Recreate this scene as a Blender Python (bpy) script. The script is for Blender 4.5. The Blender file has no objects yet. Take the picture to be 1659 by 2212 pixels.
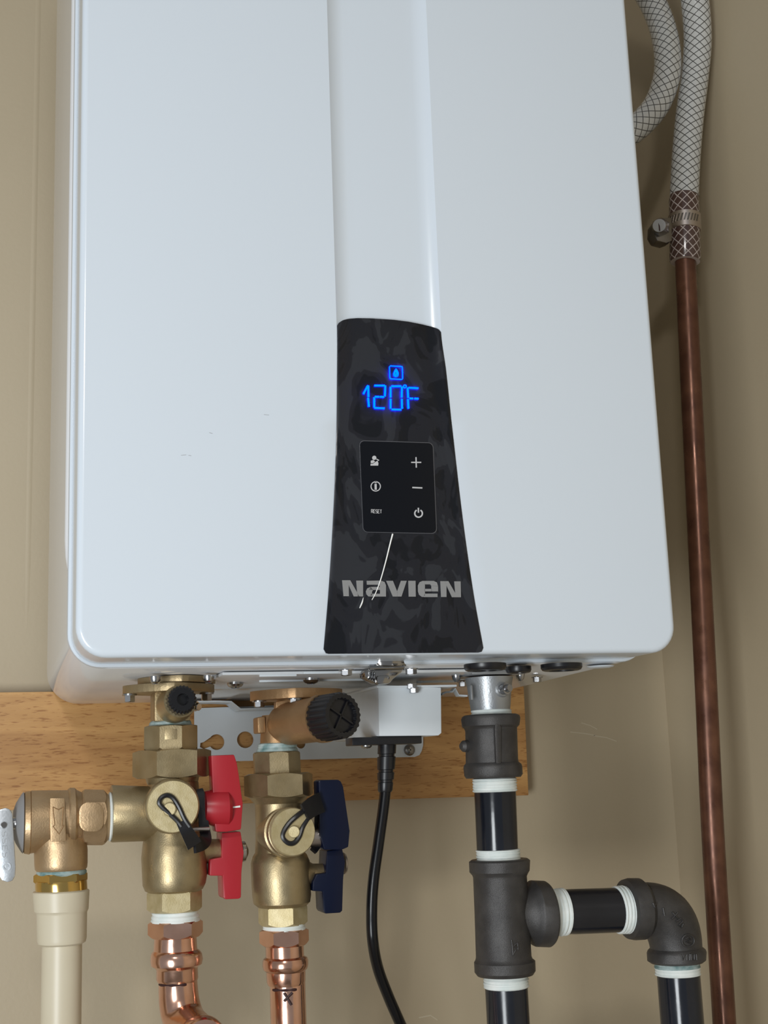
import bpy, bmesh, math, random
from mathutils import Vector, Matrix
random.seed(7)
SC = bpy.context.scene
COL = SC.collection

# ------------------------------------------------------------------ camera
FPX, CX, CY = 2806.0, 829.5, 1106.0
CAM = Vector((-0.05527, -0.86847, -0.07935))
AX = (Vector((0.95673115, 0.02317093, 0.29004933)),      # world X, Y, Z in camera terms (right, down, forward)
      Vector((-0.28879671, 0.1973166, 0.9368365)),
      Vector((-0.03552417, -0.98006595, 0.19547062)))
cd = bpy.data.cameras.new('camera')
cd.sensor_fit = 'HORIZONTAL'; cd.sensor_width = 36.0; cd.lens = 36.0 * FPX / 1659.0
cd.clip_start = 0.02; cd.clip_end = 50
cam = bpy.data.objects.new('camera', cd); COL.objects.link(cam)
right = Vector((AX[0].x, AX[1].x, AX[2].x)); up = -Vector((AX[0].y, AX[1].y, AX[2].y)); back = -Vector((AX[0].z, AX[1].z, AX[2].z))
M = Matrix((right, up, back)).transposed().to_4x4(); M.translation = CAM
cam.matrix_world = M
SC.camera = cam

# ------------------------------------------------------------------ light and exposure
SC.view_settings.view_transform = 'Standard'
SC.view_settings.look = 'None'
SC.view_settings.gamma = 1.0
SC.view_settings.exposure = 0.0
SC.view_settings.use_curve_mapping = False
world = bpy.data.worlds.new('room_light'); SC.world = world
world.use_nodes = True
world.node_tree.nodes['Background'].inputs[0].default_value = (0.90, 0.95, 1.0, 1)
world.node_tree.nodes['Background'].inputs[1].default_value = 0.29

def area(name, loc, target, sx, sy, power, colour):
    l = bpy.data.lights.new(name, 'AREA'); l.shape = 'RECTANGLE'; l.size = sx; l.size_y = sy
    l.energy = power; l.color = colour
    o = bpy.data.objects.new(name, l); COL.objects.link(o)
    o.location = loc
    o.rotation_euler = (Vector(target) - Vector(loc)).to_track_quat('-Z', 'Y').to_euler()
    return o
area('room_lamp', (-0.38, -1.60, 0.75), (0.2, 0.1, 0.1), 0.15, 0.15, 6.5, (1.0, 0.975, 0.94))
area('doorway_light', (-0.85, -1.35, -0.45), (0.15, 0.1, 0.0), 0.5, 0.8, 21.5, (0.92, 0.97, 1.0))

# ------------------------------------------------------------------ pixel of the photograph at a chosen depth -> point in the room
def raydir(px, py):
    d = Vector(((px - CX) / FPX, (py - CY) / FPX, 1.0))
    return Vector((AX[0].dot(d), AX[1].dot(d), AX[2].dot(d)))
def at(px, py, Y):
    w = raydir(px, py); return CAM + w * ((Y - CAM.y) / w.y)
def atx(px, py, X):
    w = raydir(px, py); return CAM + w * ((X - CAM.x) / w.x)
def atz(px, py, Z):
    w = raydir(px, py); return CAM + w * ((Z - CAM.z) / w.z)
def mpp(px, py, Y):                                        # metres per pixel there
    return ((Y - CAM.y) / raydir(px, py).y) / FPX

# ------------------------------------------------------------------ materials
MATS = {}
def srgb(r, g, b):
    f = lambda c: (c / 255 / 12.92) if c / 255 <= 0.04045 else ((c / 255 + 0.055) / 1.055) ** 2.4
    return (f(r), f(g), f(b), 1)
def mat(name, col, rough=0.5, metal=0.0, bump=0.0, bscale=300.0, mottle=None, mscale=20.0, coat=0.0, spec=0.5, rvar=0.0):
    m = bpy.data.materials.new(name); m.use_nodes = True
    nt = m.node_tree; b = nt.nodes['Principled BSDF']
    b.inputs['Base Color'].default_value = col if len(col) == 4 else (*col, 1)
    b.inputs['Roughness'].default_value = rough; b.inputs['Metallic'].default_value = metal
    b.inputs['Specular IOR Level'].default_value = spec
    if coat:
        b.inputs['Coat Weight'].default_value = coat; b.inputs['Coat Roughness'].default_value = 0.12
    tc = nt.nodes.new('ShaderNodeTexCoord')
    if mottle is not None:
        n = nt.nodes.new('ShaderNodeTexNoise'); n.inputs['Scale'].default_value = mscale; n.inputs['Detail'].default_value = 5
        r = nt.nodes.new('ShaderNodeValToRGB'); r.color_ramp.elements[0].position = 0.35; r.color_ramp.elements[1].position = 0.68
        r.color_ramp.elements[0].color = col if len(col) == 4 else (*col, 1)
        r.color_ramp.elements[1].color = mottle if len(mottle) == 4 else (*mottle, 1)
        nt.links.new(tc.outputs['Object'], n.inputs['Vector']); nt.links.new(n.outputs['Fac'], r.inputs['Fac'])
        nt.links.new(r.outputs['Color'], b.inputs['Base Color'])
    if rvar:
        n = nt.nodes.new('ShaderNodeTexNoise'); n.inputs['Scale'].default_value = mscale * 1.7; n.inputs['Detail'].default_value = 4
        mr = nt.nodes.new('ShaderNodeMapRange'); mr.inputs['From Min'].default_value = 0.3; mr.inputs['From Max'].default_value = 0.7
        mr.inputs['To Min'].default_value = max(0.03, rough - rvar); mr.inputs['To Max'].default_value = rough + rvar
        nt.links.new(tc.outputs['Object'], n.inputs['Vector']); nt.links.new(n.outputs['Fac'], mr.inputs['Value'])
        nt.links.new(mr.outputs['Result'], b.inputs['Roughness'])
    if bump:
        n = nt.nodes.new('ShaderNodeTexNoise'); n.inputs['Scale'].default_value = bscale; n.inputs['Detail'].default_value = 3
        bp = nt.nodes.new('ShaderNodeBump'); bp.inputs['Strength'].default_value = bump; bp.inputs['Distance'].default_value = 0.001
        nt.links.new(tc.outputs['Object'], n.inputs['Vector']); nt.links.new(n.outputs['Fac'], bp.inputs['Height'])
        nt.links.new(bp.outputs['Normal'], b.inputs['Normal'])
    MATS[name] = m
    return m
mat('wall_paint', (0.46, 0.380, 0.258), 0.48, bump=0.12, bscale=260, mottle=(0.475, 0.395, 0.272), mscale=6)
mat('white_enamel', (0.66, 0.72, 0.785), 0.19, spec=0.5)
mat('white_side', (0.68, 0.68, 0.685), 0.10, bump=0.15, bscale=9)
mat('grey_white_plate', (0.60, 0.645, 0.68), 0.38, bump=0.05, bscale=90, mottle=(0.66, 0.70, 0.73), mscale=25)
mat('zinc_underside', (0.72, 0.74, 0.76), 0.2, metal=0.2, mottle=(0.66, 0.69, 0.72), mscale=12)
mat('brass', (0.33, 0.255, 0.14), 0.40, metal=0.82, bump=0.10, bscale=1000, mottle=(0.40, 0.32, 0.19), mscale=60, rvar=0.06)
mat('brass_cast', (0.32, 0.24, 0.13), 0.45, metal=0.8, bump=0.14, bscale=900, mottle=(0.39, 0.30, 0.175), mscale=45, rvar=0.06)
mat('brass_cap', (0.47, 0.385, 0.205), 0.5, metal=0.55, bump=0.14, bscale=1100, mottle=(0.56, 0.475, 0.285), mscale=160)
mat('brass_polished', (0.66, 0.44, 0.14), 0.16, metal=1.0)
mat('bronze', (0.44, 0.30, 0.165), 0.44, metal=0.8, bump=0.15, bscale=700, mottle=(0.52, 0.37, 0.22), mscale=50, rvar=0.06)
mat('bronze_dark', (0.36, 0.215, 0.105), 0.45, metal=0.75, bump=0.14, bscale=700, mottle=(0.43, 0.27, 0.14), mscale=45)
mat('copper', (0.78, 0.49, 0.375), 0.19, metal=1.0, mottle=(0.66, 0.37, 0.26), mscale=35, bump=0.08, bscale=120, rvar=0.07)
mat('copper_old', (0.105, 0.043, 0.026), 0.33, metal=0.55, mottle=(0.19, 0.085, 0.050), mscale=38, rvar=0.1)
mat('marker', (0.03, 0.008, 0.008), 0.6)
mat('black_iron', (0.044, 0.041, 0.040), 0.40, metal=0.35, bump=0.30, bscale=2200, mottle=(0.070, 0.066, 0.064), mscale=70)
mat('black_pipe', (0.006, 0.0075, 0.012), 0.20, bump=0.12, bscale=60, mottle=(0.012, 0.014, 0.021), mscale=18, rvar=0.06)
mat('grey_cast', (0.33, 0.345, 0.36), 0.4, metal=0.65, bump=0.15, bscale=700, mottle=(0.40, 0.41, 0.42), mscale=40)
mat('steel', (0.42, 0.42, 0.43), 0.25, metal=1.0)
mat('chrome', (0.34, 0.33, 0.32), 0.14, metal=1.0)
mat('steel_dark', (0.22, 0.205, 0.19), 0.25, metal=1.0)
mat('steel_band', (0.52, 0.46, 0.42), 0.32, metal=1.0)
mat('lever_zinc', (0.60, 0.63, 0.66), 0.38, metal=0.8, bump=0.12, bscale=400)
mat('grey_rubber', (0.25, 0.25, 0.255), 0.6)
mat('red_paint', (0.39, 0.014, 0.024), 0.34, bump=0.05, bscale=150)
mat('blue_paint', (0.003, 0.006, 0.022), 0.30, spec=0.25, bump=0.05, bscale=150)
mat('black_plastic', (0.007, 0.007, 0.009), 0.33)
mat('black_cable', (0.005, 0.005, 0.006), 0.24, spec=0.35)
mat('cpvc', (0.57, 0.50, 0.365), 0.38, mottle=(0.60, 0.535, 0.40), mscale=15)
mat('tape_white', (0.66, 0.72, 0.70), 0.6, mottle=(0.80, 0.82, 0.79), mscale=90)
mat('tape_green', (0.12, 0.22, 0.22), 0.5, mottle=(0.45, 0.53, 0.52), mscale=110)
mat('keypad_black', (0.004, 0.005, 0.008), 0.18, spec=0.25)
mat('keypad_rim', (0.10, 0.10, 0.11), 0.12)
mat('icon_grey', (0.52, 0.52, 0.53), 0.5)
mat('logo_grey', (0.25, 0.25, 0.25), 0.5)
mat('crease_glint_white', (0.80, 0.80, 0.78), 0.25)  # film creases, and the painted glint on the red drain handle
mat('floor_paint', (0.30, 0.28, 0.25), 0.6, bump=0.2, bscale=60)
mat('pencil', (0.42, 0.43, 0.45), 0.7)
mat('wall_scuff', (0.56, 0.49, 0.36), 0.42)

def wood():
    m = mat('oak', srgb(196, 142, 84), 0.42)
    nt = m.node_tree; b = nt.nodes['Principled BSDF']; tc = nt.nodes['Texture Coordinate']
    mp = nt.nodes.new('ShaderNodeMapping'); mp.inputs['Scale'].default_value = (3.2, 20, 26); mp.inputs['Rotation'].default_value = (0, math.radians(-5), 0)
    n = nt.nodes.new('ShaderNodeTexNoise'); n.inputs['Scale'].default_value = 2.2; n.inputs['Detail'].default_value = 8; n.inputs['Distortion'].default_value = 0.8
    r = nt.nodes.new('ShaderNodeValToRGB'); r.color_ramp.elements[0].position = 0.32; r.color_ramp.elements[1].position = 0.70
    r.color_ramp.elements[0].color = (0.39, 0.19, 0.060, 1); r.color_ramp.elements[1].color = (0.60, 0.335, 0.120, 1)
    mp2 = nt.nodes.new('ShaderNodeMapping'); mp2.inputs['Scale'].default_value = (60, 200, 420); mp2.inputs['Rotation'].default_value = (0, math.radians(-7), 0)
    n2 = nt.nodes.new('ShaderNodeTexNoise'); n2.inputs['Scale'].default_value = 1.6; n2.inputs['Detail'].default_value = 3
    r2 = nt.nodes.new('ShaderNodeValToRGB'); r2.color_ramp.elements[0].position = 0.33; r2.color_ramp.elements[1].position = 0.44
    r2.color_ramp.elements[0].color = (0.60, 0.47, 0.36, 1); r2.color_ramp.elements[1].color = (1, 1, 1, 1)
    mx = nt.nodes.new('ShaderNodeMixRGB'); mx.blend_type = 'MULTIPLY'; mx.inputs['Fac'].default_value = 0.85
    L = nt.links.new
    L(tc.outputs['Object'], mp.inputs['Vector']); L(mp.outputs['Vector'], n.inputs['Vector']); L(n.outputs['Fac'], r.inputs['Fac'])
    L(tc.outputs['Object'], mp2.inputs['Vector']); L(mp2.outputs['Vector'], n2.inputs['Vector']); L(n2.outputs['Fac'], r2.inputs['Fac'])
    L(r.outputs['Color'], mx.inputs[1]); L(r2.outputs['Color'], mx.inputs[2]); L(mx.outputs['Color'], b.inputs['Base Color'])
    bp = nt.nodes.new('ShaderNodeBump'); bp.inputs['Strength'].default_value = 0.25; bp.inputs['Distance'].default_value = 0.001
    L(n2.outputs['Fac'], bp.inputs['Height']); L(bp.outputs['Normal'], b.inputs['Normal'])
wood()

def film():                                              # smoked panel under a protective film that has lifted in patches
    m = mat('panel_film', (0.02, 0.021, 0.026), 0.30, spec=0.35)
    nt = m.node_tree; b = nt.nodes['Principled BSDF']; tc = nt.nodes['Texture Coordinate']; L = nt.links.new
    mp = nt.nodes.new('ShaderNodeMapping'); mp.inputs['Scale'].default_value = (34, 1, 24); mp.inputs['Rotation'].default_value = (0, math.radians(24), 0)
    n = nt.nodes.new('ShaderNodeTexNoise'); n.inputs['Scale'].default_value = 1.0; n.inputs['Detail'].default_value = 2.5; n.inputs['Distortion'].default_value = 1.6
    r = nt.nodes.new('ShaderNodeValToRGB'); e = r.color_ramp.elements
    e[0].position = 0.43; e[0].color = (0.006, 0.007, 0.010, 1); e[1].position = 0.455; e[1].color = (0.012, 0.013, 0.018, 1)
    e2 = r.color_ramp.elements.new(0.56); e2.color = (0.011, 0.012, 0.017, 1)
    e3 = r.color_ramp.elements.new(0.575); e3.color = (0.021, 0.023, 0.029, 1)
    L(tc.outputs['Object'], mp.inputs['Vector']); L(mp.outputs['Vector'], n.inputs['Vector']); L(n.outputs['Fac'], r.inputs['Fac'])
    L(r.outputs['Color'], b.inputs['Base Color'])
    mr = nt.nodes.new('ShaderNodeMapRange'); mr.inputs['From Min'].default_value = 0.40; mr.inputs['From Max'].default_value = 0.6
    mr.inputs['To Min'].default_value = 0.22; mr.inputs['To Max'].default_value = 0.42
    L(n.outputs['Fac'], mr.inputs['Value']); L(mr.outputs['Result'], b.inputs['Roughness'])
    bp = nt.nodes.new('ShaderNodeBump'); bp.inputs['Strength'].default_value = 0.25; bp.inputs['Distance'].default_value = 0.0015
    L(n.outputs['Fac'], bp.inputs['Height']); L(bp.outputs['Normal'], b.inputs['Normal'])
film()

def lit():                                               # the lit segments of the display
    m = bpy.data.materials.new('display_blue'); m.use_nodes = True
    b = m.node_tree.nodes['Principled BSDF']
    b.inputs['Base Color'].default_value = (0, 0, 0.01, 1); b.inputs['Specular IOR Level'].default_value = 0.0
    b.inputs['Emission Color'].default_value = (0.0, 0.0072, 1.0, 1); b.inputs['Emission Strength'].default_value = 55.0
    MATS['display_blue'] = m
lit()

def hose_mat():                                          # clear hose over white lining with a dark thread braid: two families of helices in the hose's own coordinates
    m = mat('braided_hose', (0.60, 0.60, 0.58), 0.20, coat=0.4)
    nt = m.node_tree; b = nt.nodes['Principled BSDF']; L = nt.links.new
    uv = nt.nodes.new('ShaderNodeUVMap')
    sp = nt.nodes.new('ShaderNodeSeparateXYZ'); L(uv.outputs['UV'], sp.inputs[0])
    def line(sign):
        mu = nt.nodes.new('ShaderNodeMath'); mu.operation = 'MULTIPLY_ADD'
        mu.inputs[1].default_value = sign; L(sp.outputs['X'], mu.inputs[0]); L(sp.outputs['Y'], mu.inputs[2])
        fr = nt.nodes.new('ShaderNodeMath'); fr.operation = 'FRACT'; L(mu.outputs[0], fr.inputs[0])
        lt = nt.nodes.new('ShaderNodeMath'); lt.operation = 'LESS_THAN'; lt.inputs[1].default_value = 0.13; L(fr.outputs[0], lt.inputs[0])
        return lt
    a, c = line(1.0), line(-1.0)
    mxm = nt.nodes.new('ShaderNodeMath'); mxm.operation = 'MAXIMUM'; L(a.outputs[0], mxm.inputs[0]); L(c.outputs[0], mxm.inputs[1])
    mx = nt.nodes.new('ShaderNodeMixRGB'); mx.inputs[1].default_value = (0.56, 0.56, 0.54, 1); mx.inputs[2].default_value = (0.070, 0.066, 0.060, 1)
    L(mxm.outputs[0], mx.inputs['Fac']); L(mx.outputs['Color'], b.inputs['Base Color'])
hose_mat()
def sleeve_mat():                                        # hose end drawn over the dark pipe: pale threads over brown
    m = MATS['braided_hose'].copy(); m.name = 'braided_hose_end'; MATS['braided_hose_end'] = m
    for n in m.node_tree.nodes:
        if n.type == 'MIX_RGB':
            n.inputs[1].default_value = (0.075, 0.040, 0.032, 1); n.inputs[2].default_value = (0.50, 0.43, 0.40, 1)
sleeve_mat()

# ------------------------------------------------------------------ object helpers
def finish(bm, angle=32):
    bmesh.ops.recalc_face_normals(bm, faces=bm.faces)
    a = math.radians(angle)
    for f in bm.faces: f.smooth = True
    for e in bm.edges:
        if len(e.link_faces) == 2 and e.calc_face_angle(0) > a: e.smooth = False
def obj(name, bm, m, parent=None, label=None, angle=32):
    finish(bm, angle)
    me = bpy.data.meshes.new(name); bm.to_mesh(me); bm.free()
    me.materials.append(MATS[m])
    o = bpy.data.objects.new(name, me); COL.objects.link(o)
    if parent is not None:
        o.parent = parent
        if parent.type == 'EMPTY': o.matrix_parent_inverse = Matrix.Translation(-parent.location)
    if label: o['label'] = label
    return o
def thing(name, label, cat, loc, group=None):
    o = bpy.data.objects.new(name, None); COL.objects.link(o); o.location = loc; o.empty_display_size = 0.02
    o['label'] = label; o['category'] = cat
    if group: o['group'] = group
    return o
def struct(name, bm, m):
    o = obj(name, bm, m); o['kind'] = 'structure'; return o

def frame(axis, ref=None):
    axis = axis.normalized()
    ref = ref or (Vector((0, -1, 0)) if abs(axis.y) < 0.9 else Vector((1, 0, 0)))
    u = (ref - axis * ref.dot(axis)).normalized(); return u, axis.cross(u)
def loft(bm, rings, cap=True, closed=True):
    vr = [[bm.verts.new(p) for p in r] for r in rings]
    n = len(vr[0])
    for a, b in zip(vr, vr[1:]):
        for i in range(n if closed else n - 1):
            j = (i + 1) % n
            bm.faces.new((a[i], a[j], b[j], b[i]))
    if cap:
        bm.faces.new(vr[0]); bm.faces.new(vr[-1])
    return vr
def faceted(bm, pts, radii, axis, nf, rot, ref):          # six- or eight-sided piece whose ends are turned to a cone, as on a nut
    u, v = frame(axis, ref); R_m = max(radii); ap = R_m * math.cos(math.pi / nf); k = 10
    i0 = radii.index(R_m) if R_m in radii else 0
    big = [i for i, r in enumerate(radii) if r > R_m * .955]; i0, i1 = big[0], big[-1]
    rings = [[], [], [], []]
    for m_ in range(nf * k):
        a = rot + 2 * math.pi * m_ / (nf * k); d = u * math.cos(a) + v * math.sin(a)
        hr = ap / math.cos((a - rot) % (2 * math.pi / nf) - math.pi / nf)
        def end(ia, ib):
            if ia == ib: return pts[ia], hr, pts[ia], hr * .8
            t = min(1, max(0, (hr - radii[ia]) / (R_m - radii[ia]))); return pts[ia].lerp(pts[ib], t), hr, pts[ia], min(hr * .995, radii[ia])
        p1, r1, p0, r0 = end(0, i0); p2, r2, p3, r3 = end(len(pts) - 1, i1)
        for ring, p, r in zip(rings, (p0, p1, p2, p3), (r0, r1, r2, r3)): ring.append(p + d * r)
    loft(bm, rings); bmesh.ops.remove_doubles(bm, verts=bm.verts, dist=1e-6)
    return bm
def revolve(bm, pts, radii, axis, n=40, rot=0.0, ref=None, mod=None):
    if n in (6, 8): return faceted(bm, pts, radii, axis, n, rot, ref)
    u, v = frame(axis, ref)
    rings = []
    for p, r in zip(pts, radii):
        ring = []
        for i in range(n):
            a = rot + 2 * math.pi * i / n
            rr = r * (mod(i) if mod else 1)
            ring.append(p + (u * math.cos(a) + v * math.sin(a)) * rr)
        rings.append(ring)
    loft(bm, rings)
    return bm
ZA, XA, YA = Vector((0, 0, 1)), Vector((1, 0, 0)), Vector((0, 1, 0))
def vfit(prof, Y, n=40, rot=0.0, bm=None):                # upright turned piece: rows (y pixel, left x, right x) at depth Y
    bm = bm or bmesh.new()
    P, R = [], []
    for py, a, b in prof:
        xc = (a + b) / 2; P.append(at(xc, py, Y)); R.append((b - a) / 2 * mpp(xc, py, Y))
    f = (CAM - P[0]); f.z = 0
    return revolve(bm, P, R, ZA, n, rot, ref=f)
def hfit(prof, Y, n=40, rot=0.0, bm=None):                # turned piece lying along the wall: rows (x pixel, top y, bottom y)
    bm = bm or bmesh.new()
    P, R = [], []
    for px, a, b in prof:
        yc = (a + b) / 2; P.append(at(px, yc, Y)); R.append((b - a) / 2 * mpp(px, yc, Y))
    return revolve(bm, P, R, XA, n, rot)
HEX = math.radians(30)                                   # a flat towards the camera
def turned(p0, p1, prof, n=40, rot=0.0, bm=None, ref=None, mod=None):   # prof rows (share of the way, radius)
    bm = bm or bmesh.new(); p0 = Vector(p0); p1 = Vector(p1)
    return revolve(bm, [p0.lerp(p1, s) for s, r in prof], [r for s, r in prof], p1 - p0, n, rot, ref, mod)
def spline(pts, k=10):
    pts = [Vector(p) for p in pts]; out = []
    for i in range(len(pts) - 1):
        p0 = pts[i - 1] if i else pts[0] * 2 - pts[1]; p1, p2 = pts[i], pts[i + 1]
        p3 = pts[i + 2] if i + 2 < len(pts) else p2 * 2 - p1
        for j in range(k):
            t = j / k
            out.append(0.5 * ((2 * p1) + (p2 - p0) * t + (2 * p0 - 5 * p1 + 4 * p2 - p3) * t * t + (3 * p1 - p0 - 3 * p2 + p3) * t ** 3))
    out.append(pts[-1]); return out
def tube(path, r, n=24, bm=None, uv=None):               # r a number or one per point; uv = (threads round, rows per metre)
    bm = bm or bmesh.new()
    N = len(path); rs = r if isinstance(r, (list, tuple)) else [r] * N
    t0 = (path[1] - path[0]).normalized(); u, v = frame(t0)
    rings, dist = [], [0.0]
    for i, p in enumerate(path):
        t = (path[min(i + 1, N - 1)] - path[max(i - 1, 0)]).normalized()
        u = (u - t * u.dot(t)).normalized(); v = t.cross(u)
        rings.append([p + (u * math.cos(2 * math.pi * k / n) + v * math.sin(2 * math.pi * k / n)) * rs[i] for k in range(n)])
        if i: dist.append(dist[-1] + (p - path[i - 1]).length)
    vr = loft(bm, rings)
    if uv:
        lay = bm.loops.layers.uv.new('UVMap')
        idx = {}
        for i, r_ in enumerate(vr):
            for k, vv in enumerate(r_): idx[vv] = (k, i)
        for f in bm.faces:
            if len(f.verts) != 4: continue
            ks = [idx[l.vert][0] for l in f.loops]; wrap = max(ks) - min(ks) > 1
            for l in f.loops:
                k, i = idx[l.vert]
                if wrap and k == 0: k = n
                l[lay].uv = (k / n * uv[0], dist[i] * uv[1])
    return bm
def prism(poly, off, bm=None, bevel=0.0):                # poly: points of one flat outline, pushed by off
    bm = bm or bmesh.new()
    a = [bm.verts.new(p) for p in poly]; b = [bm.verts.new(Vector(p) + off) for p in poly]
    f0 = bm.faces.new(a); f1 = bm.faces.new(b[::-1]); n = len(poly)
    for i in range(n): bm.faces.new((a[i], b[i], b[(i + 1) % n], a[(i + 1) % n]))
    if bevel:
        bmesh.ops.recalc_face_normals(bm, faces=bm.faces)
        bmesh.ops.bevel(bm, geom=list(bm.edges), offset=bevel, segments=2, affect='EDGES', profile=0.6)
    return bm
def box(lo, hi, bevel=0.0, bm=None):
    (x0, y0, z0), (x1, y1, z1) = lo, hi
    return prism([Vector((x0, y0, z0)), Vector((x1, y0, z0)), Vector((x1, y0, z1)), Vector((x0, y0, z1))], Vector((0, y1 - y0, 0)), bm, bevel)
def pxpoly(pts, Y): return [at(x, y, Y) for x, y in pts]
def arcpts(cx, cy, r, a0, a1, n): return [(cx + r * math.cos(math.radians(a0 + (a1 - a0) * i / n)), cy + r * math.sin(math.radians(a0 + (a1 - a0) * i / n))) for i in range(n + 1)]
def screw(name, p, axis, r, h, m, parent, style='pan'):
    axis = Vector(axis).normalized(); p = Vector(p); bm = bmesh.new()
    if style == 'pan':
        revolve(bm, [p, p + axis * h * .35, p + axis * h * .75, p + axis * h], [r, r, r * .8, r * .35], axis, 16)
        u, v = frame(axis)
        for d in (u, v):
            w = axis.cross(d)
            q = p + axis * (h * .99)
            prism([q + d * r * .5 + w * r * .1, q - d * r * .5 + w * r * .1, q - d * r * .5 - w * r * .1, q + d * r * .5 - w * r * .1], axis * (r * .06), bm)
    else:
        revolve(bm, [p, p + axis * h * .2], [r * 1.3, r * 1.3], axis, 18)
        revolve(bm, [p + axis * h * .2, p + axis * h * .9, p + axis * h], [r, r, r * .82], axis, 6)
    return obj(name, bm, m, parent)

from mathutils.bvhtree import BVHTree
def on_mesh(o, px, py, lift=0.0):                          # where that line of sight meets a piece already built
    t = BVHTree.FromPolygons([v.co[:] for v in o.data.vertices], [p.vertices[:] for p in o.data.polygons])
    h, n, _, _ = t.ray_cast(CAM, raydir(px, py).normalized())
    return h + (n if n.dot(CAM - h) > 0 else -n) * lift
# ------------------------------------------------------------------ the room
WALL_Y, WALL_X = 0.372, 0.633
struct('wall_back', box((-1.6, WALL_Y, -1.2), (WALL_X + .1, WALL_Y + .1, 1.5)), 'wall_paint')
struct('wall_right', box((WALL_X, -1.1, -1.2), (WALL_X + .1, WALL_Y, 1.5)), 'wall_paint')
struct('floor', box((-1.6, -2.2, -1.25), (WALL_X + .1, WALL_Y, -1.2)), 'floor_paint')
PL_Y = 0.352
a, b = at(0, 1745, PL_Y), at(1142, 1718, PL_Y)
zl, zr = at(0, 1745, PL_Y).z, at(1142, 1718, PL_Y).z
zt = at(60, 1497, PL_Y).z
bm = prism([Vector((-.52, PL_Y, zl + .004)), Vector((b.x, PL_Y, zr)), Vector((b.x + .0015, PL_Y, zt - .001)), Vector((-.52, PL_Y, zt + .003))], Vector((0, WALL_Y - PL_Y, 0)), bevel=.0008)
plank = obj('wooden_plank', bm, 'oak')
plank['label'] = 'oak coloured wooden backing plank fixed to the beige wall behind the pipes'; plank['category'] = 'plank'
WB = bpy.data.objects['wall_back']
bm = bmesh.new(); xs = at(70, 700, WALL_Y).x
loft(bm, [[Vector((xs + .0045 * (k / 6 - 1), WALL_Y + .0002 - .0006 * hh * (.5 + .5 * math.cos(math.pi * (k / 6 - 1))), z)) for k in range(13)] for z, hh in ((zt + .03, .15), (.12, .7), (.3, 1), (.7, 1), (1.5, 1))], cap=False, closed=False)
obj('light_streak_ridge', bm, 'wall_paint', WB)  # low ridge added to imitate the streak of light reflected beside the heater
for pts in ([(1256, 1560), (1275, 1566), (1290, 1574)], [(1232, 1580), (1262, 1583), (1285, 1587)], [(1283, 1588), (1310, 1592), (1332, 1600)], [(905, 2197), (930, 2192), (945, 2202)]):
    bm = bmesh.new(); q = [at(x, y, WALL_Y - .00015) for x, y in pts]
    prism(q + [p + Vector((0, 0, -.0012)) for p in q[::-1]], Vector((0, .0003, 0)), bm)
    obj('scuff', bm, 'wall_scuff', WB)

# ------------------------------------------------------------------ water heater
W_, TOP = 0.44, 0.70
D0, D1 = 0.050, PL_Y - .0015
heater = thing('water_heater', 'white tankless wall heater with dark control panel and lit temperature display', 'water heater', (W_ / 2, .2, 0))

def lerp_tab(tab, z):
    if z <= tab[0][0]: return tab[0][1]
    for (z0, v0), (z1, v1) in zip(tab, tab[1:]):
        if z <= z1:
            t = (z - z0) / (z1 - z0); return v0 + (v1 - v0) * t
    return tab[-1][1]
def edge_tab(pts):
    q = sorted([(at(x, y, 0).z, at(x, y, 0).x) for x, y in pts]); z = [p[0] for p in q]
    out = []
    for i in range(81):                                   # smooth by Catmull-Rom through the points
        zz = z[0] + (z[-1] - z[0]) * i / 80
        k = max(j for j in range(len(q)) if q[j][0] <= zz + 1e-9); k = min(k, len(q) - 2)
        t = (zz - q[k][0]) / (q[k + 1][0] - q[k][0])
        def sl(j):
            if j == 0: return (q[1][1] - q[0][1]) / (q[1][0] - q[0][0])
            if j == len(q) - 1: return 0.0
            return (q[j + 1][1] - q[j - 1][1]) / (q[j + 1][0] - q[j - 1][0])
        h = q[k + 1][0] - q[k][0]
        out.append((zz, (2*t**3 - 3*t*t + 1) * q[k][1] + (t**3 - 2*t*t + t) * h * sl(k) + (-2*t**3 + 3*t*t) * q[k+1][1] + (t**3 - t*t) * h * sl(k+1)))
    return out
XL = edge_tab([(697, 1408), (708, 1280), (718, 1120), (725, 950), (727, 820), (727, 700)])
XR = edge_tab([(1046, 1408), (1023, 1280), (1000, 1120), (978, 930), (964, 800), (953, 715)])
xl = lambda z: lerp_tab(XL, z)
xr = lambda z: lerp_tab(XR, z)
DEP, SLW = 0.0042, 0.013
def face_h(x, z):                                         # the shallow channel down the middle of the cover
    u = min(x - xl(z), xr(z) - x) / SLW
    if u <= 0: return 0.0
    u = min(u, 1.0)
    fade = min(max((z - .006) / .03, 0), 1); fade = fade * fade * (3 - 2 * fade)
    low = min(max((z - .13) / .10, 0), 1); low = low * low * (3 - 2 * low)
    return DEP * fade * (.38 + .62 * low) * (1 - (1 - u) ** 2)
def panel_h(x, z): return face_h(x, z) * .42
def on_face(px, py, lift):
    Y = DEP
    for _ in range(4):
        p = at(px, py, Y); Y = panel_h(p.x, p.z) - lift
    return at(px, py, Y)

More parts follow.
